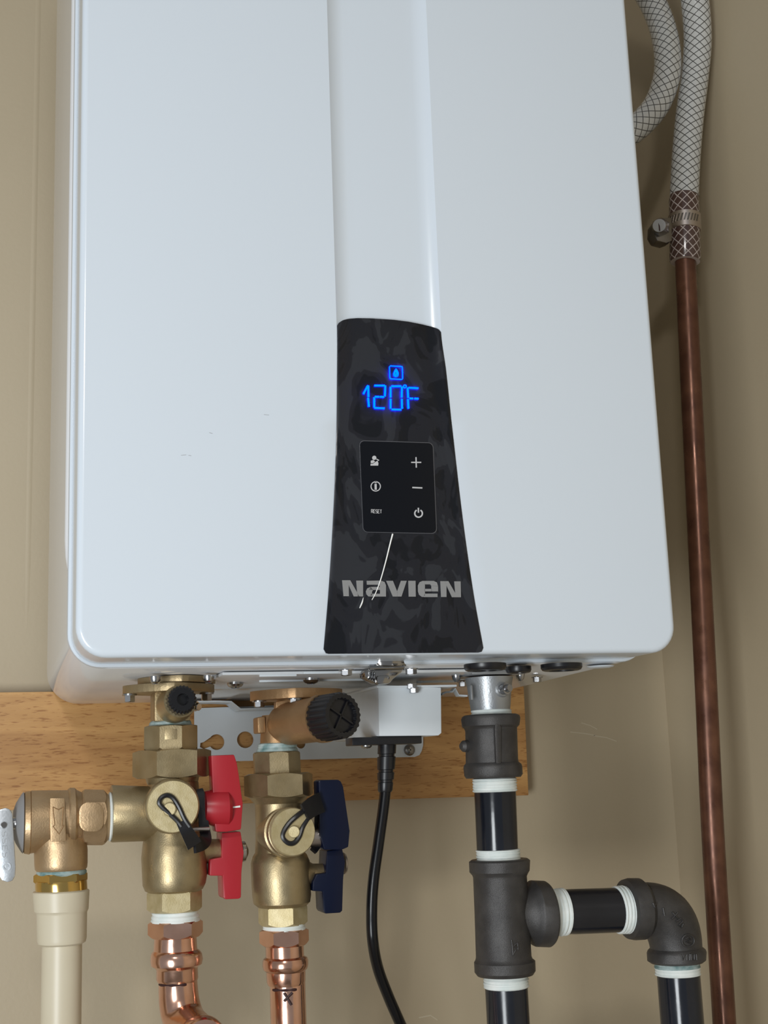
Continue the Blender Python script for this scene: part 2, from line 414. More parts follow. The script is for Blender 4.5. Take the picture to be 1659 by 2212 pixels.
E_, R_ = 0.0044, 0.0205
ri = R_ - E_
arc = [(E_ + ri - ri * math.cos(math.radians(90 * i / 8)), E_ + ri - ri * math.sin(math.radians(90 * i / 8))) for i in range(9)]   # (x, z_bottom)
NR = 56
cols = []                                                 # each column: list of (x, z)
rowt = [0] + [((i / NR) ** 1.5) for i in range(1, NR + 1)]
for x, zb in arc: cols.append([(x, zb + (TOP - zb) * t) for t in rowt])
xm0 = arc[-1][0]
zrow = [E_ + (TOP - E_) * t for t in rowt]
for i in range(1, 13): cols.append([(xm0 + (xl(z) - xm0) * i / 12, z) for z in zrow])
us = [.02, .06, .12, .2, .3, .42, .55, .7, .85, 1.0]
for u in us: cols.append([(xl(z) + SLW * u, z) for z in zrow])
for i in range(1, 9): cols.append([(xl(z) + SLW + (xr(z) - xl(z) - 2 * SLW) * i / 9, z) for z in zrow])
for u in us[::-1]: cols.append([(xr(z) - SLW * u, z) for z in zrow])
cols.append([(xr(z), z) for z in zrow])
xm1 = W_ - xm0
for i in range(1, 13): cols.append([(xr(z) + (xm1 - xr(z)) * i / 12, z) for z in zrow])
for x, zb in arc[::-1][1:]: cols.append([(W_ - x, zb + (TOP - zb) * t) for t in rowt])
bm = bmesh.new()
V = [[bm.verts.new((x, face_h(x, z), z)) for x, z in c] for c in cols]
for c0, c1 in zip(V, V[1:]):
    for i in range(NR): bm.faces.new((c0[i], c1[i], c1[i + 1], c0[i + 1]))
border = V[0][::-1] + [c[0] for c in V[1:-1]] + V[-1]     # down the left side, along the bottom, up the right side
def outn(v):
    x, z = v.co.x, v.co.z
    cx = min(max(x, R_), W_ - R_); cz = max(z, R_)
    n = Vector((x - cx, 0, z - cz))
    if n.length < 1e-7: return Vector((0, 0, -1))
    return n.normalized()
prev = border; ns = [outn(v) for v in border]; base = [v.co.copy() for v in border]
for k in range(1, 8):
    a = math.radians(90 * k / 7)
    cur = [bm.verts.new(Vector((p.x, 0 + face_h(p.x, p.z) * (1 - k / 7), p.z)) + n * E_ * math.sin(a) + Vector((0, E_ * (1 - math.cos(a)), 0))) for p, n in zip(base, ns)]
    for i in range(len(cur) - 1): bm.faces.new((prev[i], prev[i + 1], cur[i + 1], cur[i]))
    prev = cur
cur = [bm.verts.new(Vector((v.co.x, D0 - .0015, v.co.z))) for v in prev]
for i in range(len(cur) - 1): bm.faces.new((prev[i], prev[i + 1], cur[i + 1], cur[i]))
inn = [bm.verts.new(v.co - n * .003) for v, n in zip(cur, ns)]
for i in range(len(cur) - 1): bm.faces.new((cur[i], cur[i + 1], inn[i + 1], inn[i]))
cover = obj('front_cover', bm, 'white_enamel', heater, angle=20)

# body behind the cover
def rr_outline(o, r, x0=0.0, x1=W_, z0=0.0, seg=10, oz=None):      # U-shaped outline, grown by o
    z0 = z0 if oz is None else z0 + o - oz
    pts = [(x0 - o, TOP)]
    for i in range(seg + 1):
        a = math.radians(180 + 90 * i / seg); pts.append((x0 - o + r + r * math.cos(a), z0 - o + r + r * math.sin(a)))
    for i in range(seg + 1):
        a = math.radians(270 + 90 * i / seg); pts.append((x1 + o - r + r * math.cos(a), z0 - o + r + r * math.sin(a)))
    pts.append((x1 + o, TOP)); return pts
def shell(levels, r):
    bm = bmesh.new()
    rings = [[Vector((x, l[0], z)) for x, z in rr_outline(l[1], r + l[1], oz=l[2] if len(l) > 2 else None)] for l in levels]
    loft(bm, rings, cap=True)
    return bm
body = obj('heater_body', shell([(D0 + .003, -.004), (D0 + .003, .0004, .0026), (D0 + .0045, .0006, .0033), (D1 - .002, .0028, .0098), (D1, .0012, .0082)], .026), 'white_side', heater)
rim = obj('front_rim', shell([(D0, -.006), (D0, .0005), (D0 + .0012, .002), (D0 + .0035, .0026), (D0 + .006, .002), (D0 + .0072, .0)], .021), 'white_enamel', heater)
# embossed ridges of the left side
for px, zpx, w in ((152, 1195, .0030), (108.5, 1310, .0034)):
    Y = atx(px, 700, -.0015).y; zb = atx(px - 3, zpx, -.0015).z
    bmr = bmesh.new(); rings = []
    for z, s in [(zb - .012, .05), (zb, .8), (zb + .012, 1)] + [(zb + .012 + (TOP - zb - .012) * i / 4, 1) for i in range(1, 5)]:
        rings.append([Vector((-.0008 - .0030 * s * math.sin(math.pi * k / 8), Y - w * math.cos(math.pi * k / 8), z)) for k in range(9)])
    loft(bmr, rings, cap=False, closed=False)
    obj('side_ridge', bmr, 'white_side', heater)
# pencil scratches on the cover
for p0, p1 in (((391, 984), (402, 983)), ((407, 984), (413, 985)), ((452, 935), (459, 937)), ((570, 896), (581, 897))):
    q0, q1 = at(*p0, -.0001), at(*p1, -.0001)
    d = Vector((0, 0, .0003))
    obj('scratch', prism([q0, q1, q1 + d, q0 + d], Vector((0, -.0001, 0))), 'pencil', cover)

# control panel
LIFT = .0012
topc = [(727, 705), (731, 699), (740, 693), (753, 689.5), (772, 688), (800, 688.5), (850, 691.5), (885, 696), (915, 702), (936, 707.5), (948, 713), (953, 720)]
topw = [at(x, y, .002) for x, y in topc]
zb = at(870, 1411, 0).z
NU, NV = 48, 60
def ztop(u):
    x = topw[0].x + (topw[-1].x - topw[0].x) * u
    for p, q in zip(topw, topw[1:]):
        if x <= q.x + 1e-9: return p.z + (q.z - p.z) * (x - p.x) / (q.x - p.x)
    return topw[-1].z
bm = bmesh.new(); G = []
for i in range(NU + 1):
    u = i / NU; u = u * .75 + .25 * (0.5 - 0.5 * math.cos(math.pi * u)); col = []
    rc = .004
    d_edge = min(u, 1 - u) * (xr(zb) - xl(zb)); zb_u = zb + (rc - math.sqrt(max(0, rc * rc - (rc - min(d_edge, rc)) ** 2))) * .8
    for j in range(NV + 1):
        z = zb_u + (ztop(u) - zb_u) * j / NV
        x = xl(z) + .0004 + (xr(z) - xl(z) - .0008) * u
        ed = min(min(u, 1 - u) * (xr(z) - xl(z)), z - zb_u, ztop(u) - z)
        rnd = max(0, 1 - ed / .0012)
        col.append(bm.verts.new((x, panel_h(x, z) - LIFT + .0006 * rnd * rnd, z)))
    G.append(col)
for i in range(NU):
    for j in range(NV): bm.faces.new((G[i][j], G[i + 1][j], G[i + 1][j + 1], G[i][j + 1]))
bd = [c[0] for c in G] + G[-1][1:] + [c[-1] for c in G[-2::-1]] + G[0][-2:0:-1]
lo = [bm.verts.new((v.co.x, face_h(v.co.x, v.co.z) + .001, v.co.z)) for v in bd]
for i in range(len(bd)):
    j = (i + 1) % len(bd); bm.faces.new((bd[i], bd[j], lo[j], lo[i]))
panel = obj('control_panel', bm, 'panel_film', heater, label='dark film-covered control panel', angle=40)

def decal(name, polys, m, lift=.0016, thick=.0003, parent=None, label=None, bm=None):
    bm = bm or bmesh.new()
    for poly in polys:
        prism([on_face(x, y, lift) for x, y in poly], Vector((0, thick, 0)), bm)
    return obj(name, bm, m, parent or panel, label)
def stroke(pts, w, closed=False):
    n = len(pts); L_, R2 = [], []
    for i in range(n):
        a = pts[i - 1] if (i or closed) else None; c = pts[(i + 1) % n] if (i < n - 1 or closed) else None
        b = pts[i]; ns = []
        for p, q in ((a, b), (b, c)):
            if p is None or q is None: continue
            dx, dy = q[0] - p[0], q[1] - p[1]; l = math.hypot(dx, dy) or 1; ns.append((-dy / l, dx / l))
        nx, ny = sum(v[0] for v in ns), sum(v[1] for v in ns); l = math.hypot(nx, ny) or 1; nx /= l; ny /= l
        k = w / 2 / max(.5, nx * ns[0][0] + ny * ns[0][1])
        L_.append((b[0] + nx * k, b[1] + ny * k)); R2.append((b[0] - nx * k, b[1] - ny * k))
    return [[L_[i], L_[(i + 1) % n], R2[(i + 1) % n], R2[i]] for i in range(n if closed else n - 1)]
def rrect(x0, y0, x1, y1, r, n=5, sk=(0, 0, 0, 0)):
    p = []
    for cx, cy, a in ((x1 - r, y0 + r, -90), (x1 - r, y1 - r, 0), (x0 + r, y1 - r, 90), (x0 + r, y0 + r, 180)):
        p += arcpts(cx, cy, r, a, a + 90, n)
    return p
def warp(pts, x0, y0, x1, y1, quad):                      # unit box corners tl, tr, br, bl -> quad
    out = []
    for x, y in pts:
        u, v = (x - x0) / (x1 - x0), (y - y0) / (y1 - y0)
        (ax, ay), (bx, by), (cx, cy), (dx, dy) = quad
        out.append(((ax * (1 - u) + bx * u) * (1 - v) + (dx * (1 - u) + cx * u) * v, (ay * (1 - u) + by * u) * (1 - v) + (dy * (1 - u) + cy * u) * v))
    return out
KQ = [(776, 951), (936, 956), (944, 1153), (784, 1150)]
decal('keypad_rim', [warp(rrect(0, 0, 160, 200, 11), 0, 0, 160, 200, KQ)], 'keypad_rim', .0017, .0008)
KQ2 = [(777.3, 952.6), (934.5, 957.4), (942.4, 1151.4), (785.4, 1148.6)]
keypad = decal('keypad', [warp(rrect(0, 0, 160, 200, 10), 0, 0, 160, 200, KQ2)], 'keypad_black', .0021, .0008, label='glossy black touch keypad')
C7 = lambda x, y: (680 + x / 4.1475, 660 + y / 4.1475)
C8 = lambda x, y: (680 + x / 4.1475, 1040 + y / 4.1475)
def seg7(pts, w): return stroke([C7(*p) for p in pts], w * .72)
LD = .0022
def digit(polys, name='display_digit'):
    return decal(name, polys, 'display_blue', LD, .0006)
digit(seg7([(437, 790), (470, 728), (478, 716)], 5.0) + seg7([(480, 716), (482, 818)], 5.2) + seg7([(479, 826), (486, 905)], 5.2))
digit(seg7([(535, 716), (628, 716)], 4.6) + seg7([(633, 716), (629, 812)], 5.0) + seg7([(540, 816), (578, 817)], 4.6) + seg7([(584, 817), (622, 818)], 4.6) + seg7([(534, 822), (534, 912)], 5.0) + seg7([(534, 916), (626, 920)], 4.6))
digit(seg7([(688, 722), (775, 722)], 4.6) + seg7([(680, 728), (680, 822)], 5.0) + seg7([(782, 726), (780, 822)], 5.0) + seg7([(680, 836), (680, 922)], 5.0) + seg7([(781, 836), (783, 922)], 5.0) + seg7([(690, 930), (776, 932)], 4.6))
digit(seg7([(842, 735), (928, 740)], 4.6) + seg7([(833, 735), (838, 826)], 5.0) + seg7([(836, 838), (840, 922)], 5.0) + seg7([(850, 831), (882, 832)], 4.6) + seg7([(893, 832), (930, 834)], 4.6), 'display_letter')
digit(stroke([C7(*p) for p in arcpts(808, 724, 12.5, 0, 330, 11)], 1.9, True), 'degree_mark')
fl = stroke([(x, y) for x, y in warp(rrect(0, 0, 28, 28, 3), 0, 0, 28, 28, [(841.5, 790), (869.5, 791.5), (870, 819.5), (842.5, 818)])], 1.5, True)
decal('flame_icon_frame', fl, 'display_blue', LD, .0006)
decal('flame_icon', [[C7(*p) for p in q] for q in ([(728, 562), (742, 580), (752, 605), (750, 625), (742, 638), (738, 610), (728, 592)], [(728, 562), (728, 592), (718, 610), (716, 638), (706, 625), (705, 605), (714, 582)], [(722, 614), (729, 600), (734, 616), (735, 640), (721, 640)])], 'display_blue', LD, .0006)
# keypad icons
LK = .0025
def icon(name, polys): return decal(name, polys, 'icon_grey', LK, .0003)
icon('plus_icon', stroke([C7(864, 1405), C7(954, 1405)], 2.6) + stroke([C7(907, 1358), C7(910, 1452)], 2.6))
icon('minus_icon', stroke([C8(874, 54), C8(964, 58)], 3.0))
icon('info_icon', stroke([C8(*p) for p in arcpts(546, 44, 42, 0, 345, 23)], 2.0, True) + stroke([C8(545, 22), C8(546, 74)], 4.6) + [[C8(538, 2), C8(553, 2), C8(553, 15), C8(538, 15)]])
icon('power_icon', stroke([C8(*p) for p in arcpts(930, 286, 34, -60, 240, 20)], 3.0) + stroke([C8(928, 236), C8(929, 280)], 3.0))
icon('service_person_icon', [[C7(*p) for p in arcpts(533, 1364, 19, 0, 330, 11)], [C7(502, 1390), C7(525, 1384), C7(540, 1398), C7(522, 1412), C7(502, 1412)], [C7(500, 1418), C7(520, 1418), C7(545, 1400), C7(562, 1390), C7(570, 1412), C7(568, 1434), C7(500, 1434)], [C7(548, 1376), C7(556, 1372), C7(578, 1384), C7(572, 1392)]])
# RESET, each letter drawn with strokes in a 4 x 6 cell
GL = {'R': [[(0, 6), (0, 0), (3, 0), (4, 1), (4, 2), (3, 3), (0, 3)], [(2, 3), (4, 6)]], 'E': [[(4, 0), (0, 0), (0, 6), (4, 6)], [(0, 3), (3, 3)]],
      'S': [[(4, 0), (1, 0), (0, 1), (0, 2), (1, 3), (3, 3), (4, 4), (4, 5), (3, 6), (0, 6)]], 'T': [[(0, 0), (4, 0)], [(2, 0), (2, 6)]]}
ps = []
for i, ch in enumerate('RESET'):
    for line in GL[ch]: ps += stroke([C8(507 + i * 19.6 + x * 3.6, 251 + y * 5.0 + i * .9) for x, y in line], 1.1)
icon('reset_lettering', ps)
# maker's lettering
LOGO = [
 [[(245, 885), (303, 885), (306, 1028), (258, 1028)], [(285, 885), (318, 885), (400, 1030), (350, 1030)], [(372, 888), (433, 888), (433, 1030), (382, 1030)]],
 [[(465, 890), (590, 888), (625, 900), (638, 930), (638, 1031), (585, 1031), (585, 945), (575, 925), (467, 925)],
  [(585, 945), (500, 945), (485, 972), (585, 972)], [(500, 945), (470, 958), (458, 985), (464, 1012), (482, 1030), (515, 1030), (512, 990), (522, 972)], [(505, 1006), (585, 1006), (585, 1031), (490, 1031)]],
 [[(640, 890), (700, 890), (740, 990), (740, 1031), (700, 1031)], [(772, 890), (824, 890), (777, 1031), (738, 1031), (738, 985)]],
 [[(838, 890), (903, 890), (905, 1032), (842, 1032)]],
 [[(925, 930), (940, 902), (965, 891), (987, 891), (987, 1010), (985, 1035), (960, 1034), (935, 1015), (925, 985)], [(985, 891), (1065, 891), (1095, 905), (1105, 940), (1045, 935), (1035, 922), (985, 922)],
  [(1045, 933), (1105, 938), (1105, 985), (1045, 985)], [(985, 962), (1047, 962), (1047, 985), (985, 985)], [(980, 1005), (1100, 1005), (1100, 1036), (980, 1036)]],
 [[(1125, 893), (1180, 893), (1180, 1035), (1132, 1035)], [(1162, 893), (1197, 893), (1280, 1037), (1230, 1037)], [(1250, 895), (1307, 895), (1310, 1037), (1262, 1037)]]]
for L_ in LOGO: decal('logo_letter', [[C8(*p) for p in q] for q in L_], 'logo_grey', .0020, .0006)
# torn film thread
pth = [on_face(*C8(*p), .0022) for p in ((698, 470), (672, 570), (635, 720), (590, 880), (545, 1000), (512, 1062))]
obj('film_crease', tube(spline(pth, 6), [.0003 + .0003 * (1 - i / 30) for i in range(31)], 8), 'crease_glint_white', panel, 'white crease in the peeling film')
pth = [on_face(*C8(*p), .0020) for p in ((435, 1040), (424, 1085), (402, 1135))]
obj('film_crease', tube(spline(pth, 6), [.00015 + .0004 * math.sin(math.pi * i / 14) for i in range(13)], 8), 'crease_glint_white', panel, 'white crease in the peeling film')

# underside of the heater
ZU = -.0048
def onu(px, py, z=ZU): return atz(px, py, z)
pa, pb = onu(432, 1470), onu(985, 1470)
obj('bottom_plate', box((onu(432, 1475).x, D0 + .022, ZU - .0022), (onu(965, 1468).x, D1 - .02, ZU), .0006), 'zinc_underside', heater, label='shiny metal plate under the heater')
for px, py, st, r in ((508, 1474, 'pan', .0065), (672, 1465, 'pan', .0065), (748, 1446, 'hex', .0042), (888, 1444, 'hex', .0042), (1000, 1472, 'hex', .0038), (1160, 1462, 'hex', .0036)):
    p = onu(px, py, ZU - .002); screw('screw', p, (0, 0, -1), r, .0045, 'steel', heater, st)
for px, py, rx in ((1048, 1443, 46), (1120, 1448, 28), (1213, 1443, 45)):
    p = onu(px, py, ZU - .003); r = rx * mpp(px, py, p.y)
    q = Vector((p.x, p.y, ZU))
    obj('rubber_grommet', turned(q, q + Vector((0, 0, -.005)), [(0, r), (.55, r), (.9, r * .93), (1, r * .84), (1, r * .62), (.45, r * .56)], 36), 'black_plastic', heater, label='black rubber grommet')
p = onu(1297, 1443, ZU - .0015)
obj('dimple', turned(p + Vector((0, 0, .0015)), p, [(0, .011), (.6, .010), (1, .007)], 20), 'white_enamel', heater)
# folded lips of the bottom plate
for py0, x0, x1 in ((1490, 950, 985),):
    pts = [(955, 1502), (964, 1497), (978, 1496), (984, 1489), (988, 1497), (992, 1504), (1010, 1505)]
    Y = .13
    bm = bmesh.new()
    lp = [at(x, y, Y) for x, y in pts]; up_ = [p + Vector((0, 0, .0014)) for p in lp]
    a_ = [bm.verts.new(p) for p in lp]; b_ = [bm.verts.new(p) for p in up_]
    c_ = [bm.verts.new(p + YA * .008) for p in lp]; d_ = [bm.verts.new(p + YA * .008) for p in up_]
    for i in range(len(lp) - 1):
        for s, t in ((a_, b_), (b_, d_), (d_, c_), (c_, a_)): bm.faces.new((s[i], s[i + 1], t[i + 1], t[i]))
    obj('folded_bracket', bm, 'grey_white_plate', heater)
for (x0, y0), (x1, y1) in (((560, 1458), (640, 1457)), ((560, 1470), (790, 1466)), ((655, 1452), (730, 1451)), ((900, 1472), (980, 1471))):
    a_, b_ = onu(x0, y0, ZU - .0022), onu(x1, y1, ZU - .0022)
    obj('plate_fold', box((a_.x, a_.y - .0012, ZU - .0036), (b_.x, a_.y + .0012, ZU - .0020), .0004), 'grey_white_plate', heater)
# latch
Yl = D0 + .006
p = at(840, 1431, Yl); m_ = mpp(840, 1431, Yl)
bm = bmesh.new()
revolve(bm, [p + Vector((0, 0, .003)), p, p - Vector((0, 0, .003))], [40 * m_, 43 * m_, 38 * m_], ZA, 36)
for v in bm.verts: v.co.y = p.y + (v.co.y - p.y) * .55
latch = obj('latch', bm, 'chrome', heater, label='chrome snap latch')
pts = [(792, 1446), (872, 1444), (866, 1454), (850, 1466), (843, 1475), (812, 1476), (800, 1469), (789, 1462), (787, 1453)]
obj('latch_body', prism(pxpoly(pts, Yl - .004), YA * .014, bevel=.0008), 'chrome', latch)
obj('latch_roll', turned(at(796, 1443, Yl - .004), at(873, 1441, Yl - .004), [(0, .0012), (.03, .0019), (.97, .0019), (1, .0010)], 18), 'chrome', latch)
pts = [(818, 1459), (839, 1458), (842, 1462), (843, 1474), (840, 1477), (818, 1478), (814, 1474), (814, 1463)]
obj('latch_tongue', prism(pxpoly(pts, Yl - .0075), YA * .008, bevel=.0010), 'chrome', latch)
for k_, (x_, y_) in enumerate(((797, 1459), (802, 1460), (807, 1461))):
    obj('latch_spring', turned(at(x_ - 1.8, y_, Yl - .004), at(x_ + 1.8, y_ + .5, Yl - .004), [(0, .0030), (.5, .0036), (1, .0030)], 18), 'steel', latch)

# ------------------------------------------------------------------ bracket behind the pipes
YB = .347
br = thing('mounting_bracket', 'white perforated steel bracket screwed to the wooden plank under the heater', 'bracket', at(660, 1600, YB))
def plate_with_holes(outline, holes, Y, th):
    bm = bmesh.new()
    ov = [bm.verts.new(at(x, y, Y)) for x, y in outline]
    edges = [bm.edges.new((ov[i], ov[(i + 1) % len(ov)])) for i in range(len(ov))]
    for h in holes:
        hv = [bm.verts.new(at(x, y, Y)) for x, y in h]
        edges += [bm.edges.new((hv[i], hv[(i + 1) % len(hv)])) for i in range(len(hv))]
    r = bmesh.ops.triangle_fill(bm, use_beauty=True, edges=edges)
    fs = [f for f in r['geom'] if isinstance(f, bmesh.types.BMFace)]
    e = bmesh.ops.extrude_face_region(bm, geom=fs)
    for v in e['geom']:
        if isinstance(v, bmesh.types.BMVert): v.co.y += th
    for v in bm.verts: v.co.z = min(v.co.z, -.0118)
    return bm
holes = [arcpts(468, 1603, 17, 200, 520, 20)[:-1] + [(446, 1618), (432, 1616), (432, 1605), (446, 1603)], arcpts(530, 1598, 18, 0, 345, 23), arcpts(650, 1607, 10, 0, 345, 15)]
holes[0] = arcpts(468, 1603, 17, 215, 505, 20) + [(440, 1618), (432, 1614), (433, 1605), (440, 1603)]
outl = [(420, 1530), (915, 1512), (914, 1610), (911, 1622), (906, 1631), (896, 1635), (520, 1644), (420, 1646)]
obj('bracket_plate', plate_with_holes(outl, holes, YB, .0025), 'grey_white_plate', br)
bm = bmesh.new()
pts = [(415, 1499), (430, 1496), (462, 1500), (474, 1513), (500, 1514), (520, 1530), (720, 1524)]
lp = [at(x, y + 4, YB - .03) for x, y in pts]; lp = [Vector((p.x, p.y, min(p.z, -.0125))) for p in lp]
a_ = [bm.verts.new(p) for p in lp]; b_ = [bm.verts.new(p + Vector((0, 0, .0016))) for p in lp]
c_ = [bm.verts.new(p + YA * .029) for p in lp]; d_ = [bm.verts.new(p + YA * .029 + Vector((0, 0, .0016))) for p in lp]
for i in range(len(lp) - 1):
    for s, t in ((a_, b_), (b_, d_), (d_, c_), (c_, a_)): bm.faces.new((s[i], s[i + 1], t[i + 1], t[i]))
obj('folded_lip', bm, 'grey_white_plate', br)
screw('screw', at(884, 1620, YB), (0, -1, 0), .0055, .004, 'steel_dark', br)

# ------------------------------------------------------------------ power box and cord
YX = .10
f0, f1, f2, f3 = at(817, 1479, YX), at(953, 1485, YX), at(954, 1591, YX), at(819, 1590, YX)
px_ = thing('power_box', 'white sheet metal cord box hanging under the middle of the heater', 'box', f3)
c = [f1 + (f2 - f1) * .93, f2 + (f1 - f2) * .02 - (f2 - f3) * .05, ]
obj('box_body', prism([f0, f1, c[0], c[1], f3], YA * .135, bevel=.0008), 'grey_white_plate', px_)
fl0, fl1 = at(740, 1479, YX + .03), at(1000, 1481, YX + .03)
obj('box_flange', box((f0.x - .002, YX - .003, f1.z + .0002), (f1.x + .012, YX + .14, f1.z + .0018), .0004), 'grey_white_plate', px_)
for px, py in ((894, 1486), (888, 1477)):
    screw('screw', at(px, py, YX - .004), (0, 0, -1), .0036, .004, 'steel', px_, 'hex')
cord = thing('appliance_cable', 'thick black power cord hanging from the white cord box', 'cord', f3)
q0, q1 = at(760, 1606, YX + .005), at(911, 1603, YX + .005)
zp0, zp1 = f3.z - .0065, f3.z - .0004
obj('cord_plate', prism([Vector((q0.x, YX + .004, zp0)), Vector((q1.x, YX + .004, zp0)), Vector((q1.x, YX + .004, zp1)), Vector((q0.x, YX + .004, zp1))], YA * .020, bevel=.001), 'black_plastic', cord)
screw('screw', Vector((at(793, 1610, YX + .012).x, YX + .014, zp0)), (0, 0, -1), .0042, .0025, 'steel', cord)
YC = YX + .02
pr = []
for py, h in ((1604, 20), (1625, 20), (1628, 20), (1629, 17), (1634, 17), (1635, 20), (1662, 19), (1663, 16), (1668, 16), (1669, 18.5), (1684, 18), (1685, 15.5), (1690, 15.5), (1691, 17), (1707, 16), (1711, 14)):
    xc = 836 - (py - 1610) * .04; pr.append((py, xc - h, xc + h))
obj('strain_relief', vfit(pr, YC, 24), 'black_plastic', cord)
path = [at(x, y, Y) for x, y, Y in ((834, 1690, YC), (829, 1740, YC), (818, 1820, YC), (807, 1900, YC), (803, 1965, YC), (805, 2030, YC), (816, 2090, YC + .01), (838, 2150, YC + .02), (865, 2212, YC + .03), (890, 2270, YC + .05), (925, 2400, YC + .06))]
path += [path[-1] + Vector((.004, .004, -.08)), path[-1] + Vector((.006, .006, -.4)), Vector((path[-1].x + .01, path[-1].y + .01, -1.19))]
obj('cable', tube(spline(path, 10), 12.2 * mpp(820, 1900, YC), 20), 'black_cable', cord)

# ------------------------------------------------------------------ tape
def tape_v(py0, py1, a0, b0, a1, b1, Y, parent, m='tape_white', ridges=4):
    rows = []; n = ridges * 4
    for i in range(n + 1):
        t = i / n; k = (0, .7, 1, .7)[i % 4] * 1.8 - (2.4 if i in (0, n) else 0)
        rows.append((py0 + (py1 - py0) * t + random.uniform(-.4, .4), a0 + (a1 - a0) * t - k + random.uniform(-.7, .7) - 1, b0 + (b1 - b0) * t + k + random.uniform(-.7, .7) + 1))
    return obj('thread_tape', vfit(rows, Y, 32), m, parent, 'white wound thread sealing tape' if m == 'tape_white' else 'greenish smeared thread sealant')
def tape_h(px0, px1, t0, b0, t1, b1, Y, parent, m='tape_white', ridges=4):
    rows = []; n = ridges * 4
    for i in range(n + 1):
        t = i / n; k = (0, .7, 1, .7)[i % 4] * 1.8 - (2.4 if i in (0, n) else 0)
        rows.append((px0 + (px1 - px0) * t + random.uniform(-.4, .4), t0 + (t1 - t0) * t - k + random.uniform(-.7, .7) - 1, b0 + (b1 - b0) * t + k + random.uniform(-.7, .7) + 1))
    return obj('thread_tape', hfit(rows, Y, 32), m, parent, 'white wound thread sealing tape')

# ------------------------------------------------------------------ hot outlet: flange, block, vent boss
YV = .12
hot = thing('hot_outlet_fitting', 'bronze flanged outlet block with small black knurled plug above the red handled valve', 'pipe fitting', at(368, 1520, YV))
def oval_flange(cx, cy, half, z0, z1, ry, parent, m, tilt=0.0, name='flange'):
    c = at(cx, cy, YV); mm = mpp(cx, cy, YV); R = half * mm
    pts = []
    for i in range(40):
        a = 2 * math.pi * i / 40; x, y = math.cos(a), math.sin(a)
        k = 1 / ((abs(x) ** 1.45 + abs(y) ** 1.45) ** (1 / 1.45))
        pts.append(Vector((R * x * k, ry * y * k, 0)))
    rt = Matrix.Rotation(tilt, 3, 'Z')
    pts = [rt @ p + Vector((c.x, YV, z0)) for p in pts]
    return obj(name, prism(pts, Vector((0, 0, z1 - z0)), bevel=.0009), m, parent)
zf = at(365, 1496, YV - .01).z
oval_flange(365, 1489, 99, zf, zf + .0062, .032, hot, 'brass_cast')
oval_flange(382, 1470, 84, zf + .0066, ZU, .030, hot, 'brass_cast', name='flange_gasket_plate')
for px, py in ((335, 1467), (450, 1465)):
    p = at(px, py, YV - .036); screw('flange_bolt', Vector((p.x, p.y, p.z + .002)), (0, 0, -1), .0044, .0055, 'steel', hot, 'pan')
for px, py, r in ((280, 1494, .0042), (446, 1489, .0042)):
    p = at(px, py, YV); screw('flange_bolt', Vector((p.x, YV, zf)), (0, 0, -1), r, .006, 'steel', hot, 'hex')
p = at(368, 1530, YV); mm = mpp(368, 1530, YV)
z1, z2 = at(368, 1497, YV).z, at(368, 1560, YV).z
obj('outlet_block', box((p.x - 39 * mm, YV - .0135, z2), (p.x + 38 * mm, YV + .0135, zf + .0005), .0022), 'brass_cast', hot)
b0, b1 = at(372, 1527, YV - .005), at(389, 1515, YV - .034)
obj('plug_boss', turned(b0, b1, [(0, .0135), (.35, .0135), (.8, .0128), (1, .0118)], 32), 'brass', hot)
d = (b1 - b0).normalized()
obj('plug_cap', turned(b1 - d * .001, b1 + d * .010, [(0, .0098), (.15, .0106), (.85, .0106), (1, .0088), (1, .0045), (.6, .004)], 48, mod=lambda i: 1.0 if i % 2 else .92), 'black_plastic', hot, 'black knurled plug')
screw('side_screw', at(421, 1525, YV - .01), (.5, -.8, -.2), .003, .005, 'steel', hot, 'hex')
tape_v(1556, 1574, 330, 408, 318, 417, YV, hot, 'tape_green', 2)

# ------------------------------------------------------------------ isolation valves
def strap_loop(parent, Y, pts_ring, tail, w, m='black_plastic'):
    r = stroke(pts_ring, w, True)
    bm = bmesh.new()
    path = [at(x, y, Yp) for x, y, Yp in pts_ring3(pts_ring, Y)]
    return bm
def valve_text(parent): pass
hv = thing('isolation_valve', 'brass isolation valve with red lever handles next to the relief valve', 'valve', at(378, 1760, YV))
# threaded tail with raised square
obj('tail_piece', vfit([(1568, 316, 424), (1571, 310, 428), (1600, 308, 429), (1616, 308, 430), (1622, 312, 427)], YV, 8, math.radians(22.5)), 'brass', hv, angle=20)
p = at(368, 1588, YV); mm = mpp(368, 1588, YV); f_ = (CAM - p); f_.z = 0; f_.normalize(); s_ = ZA.cross(f_)
q = p + f_ * (60 * mm * .924 + .0004) + s_ * .0004
obj('square_mark', prism([q - s_ * 13 * mm - ZA * 11 * mm, q + s_ * 13 * mm - ZA * 11 * mm, q + s_ * 13 * mm + ZA * 11 * mm, q - s_ * 13 * mm + ZA * 11 * mm], f_ * -.002, bevel=.0003), 'brass', hv)
obj('union_nut', vfit([(1620, 300, 444), (1624, 288, 456), (1674, 287, 457), (1680, 298, 446)], YV, 6, HEX + math.radians(8)), 'brass', hv, 'faceted union nut', angle=20)
obj('union_skirt', vfit([(1676, 314, 430), (1688, 317, 428), (1694, 320, 425)], YV, 40), 'brass', hv)
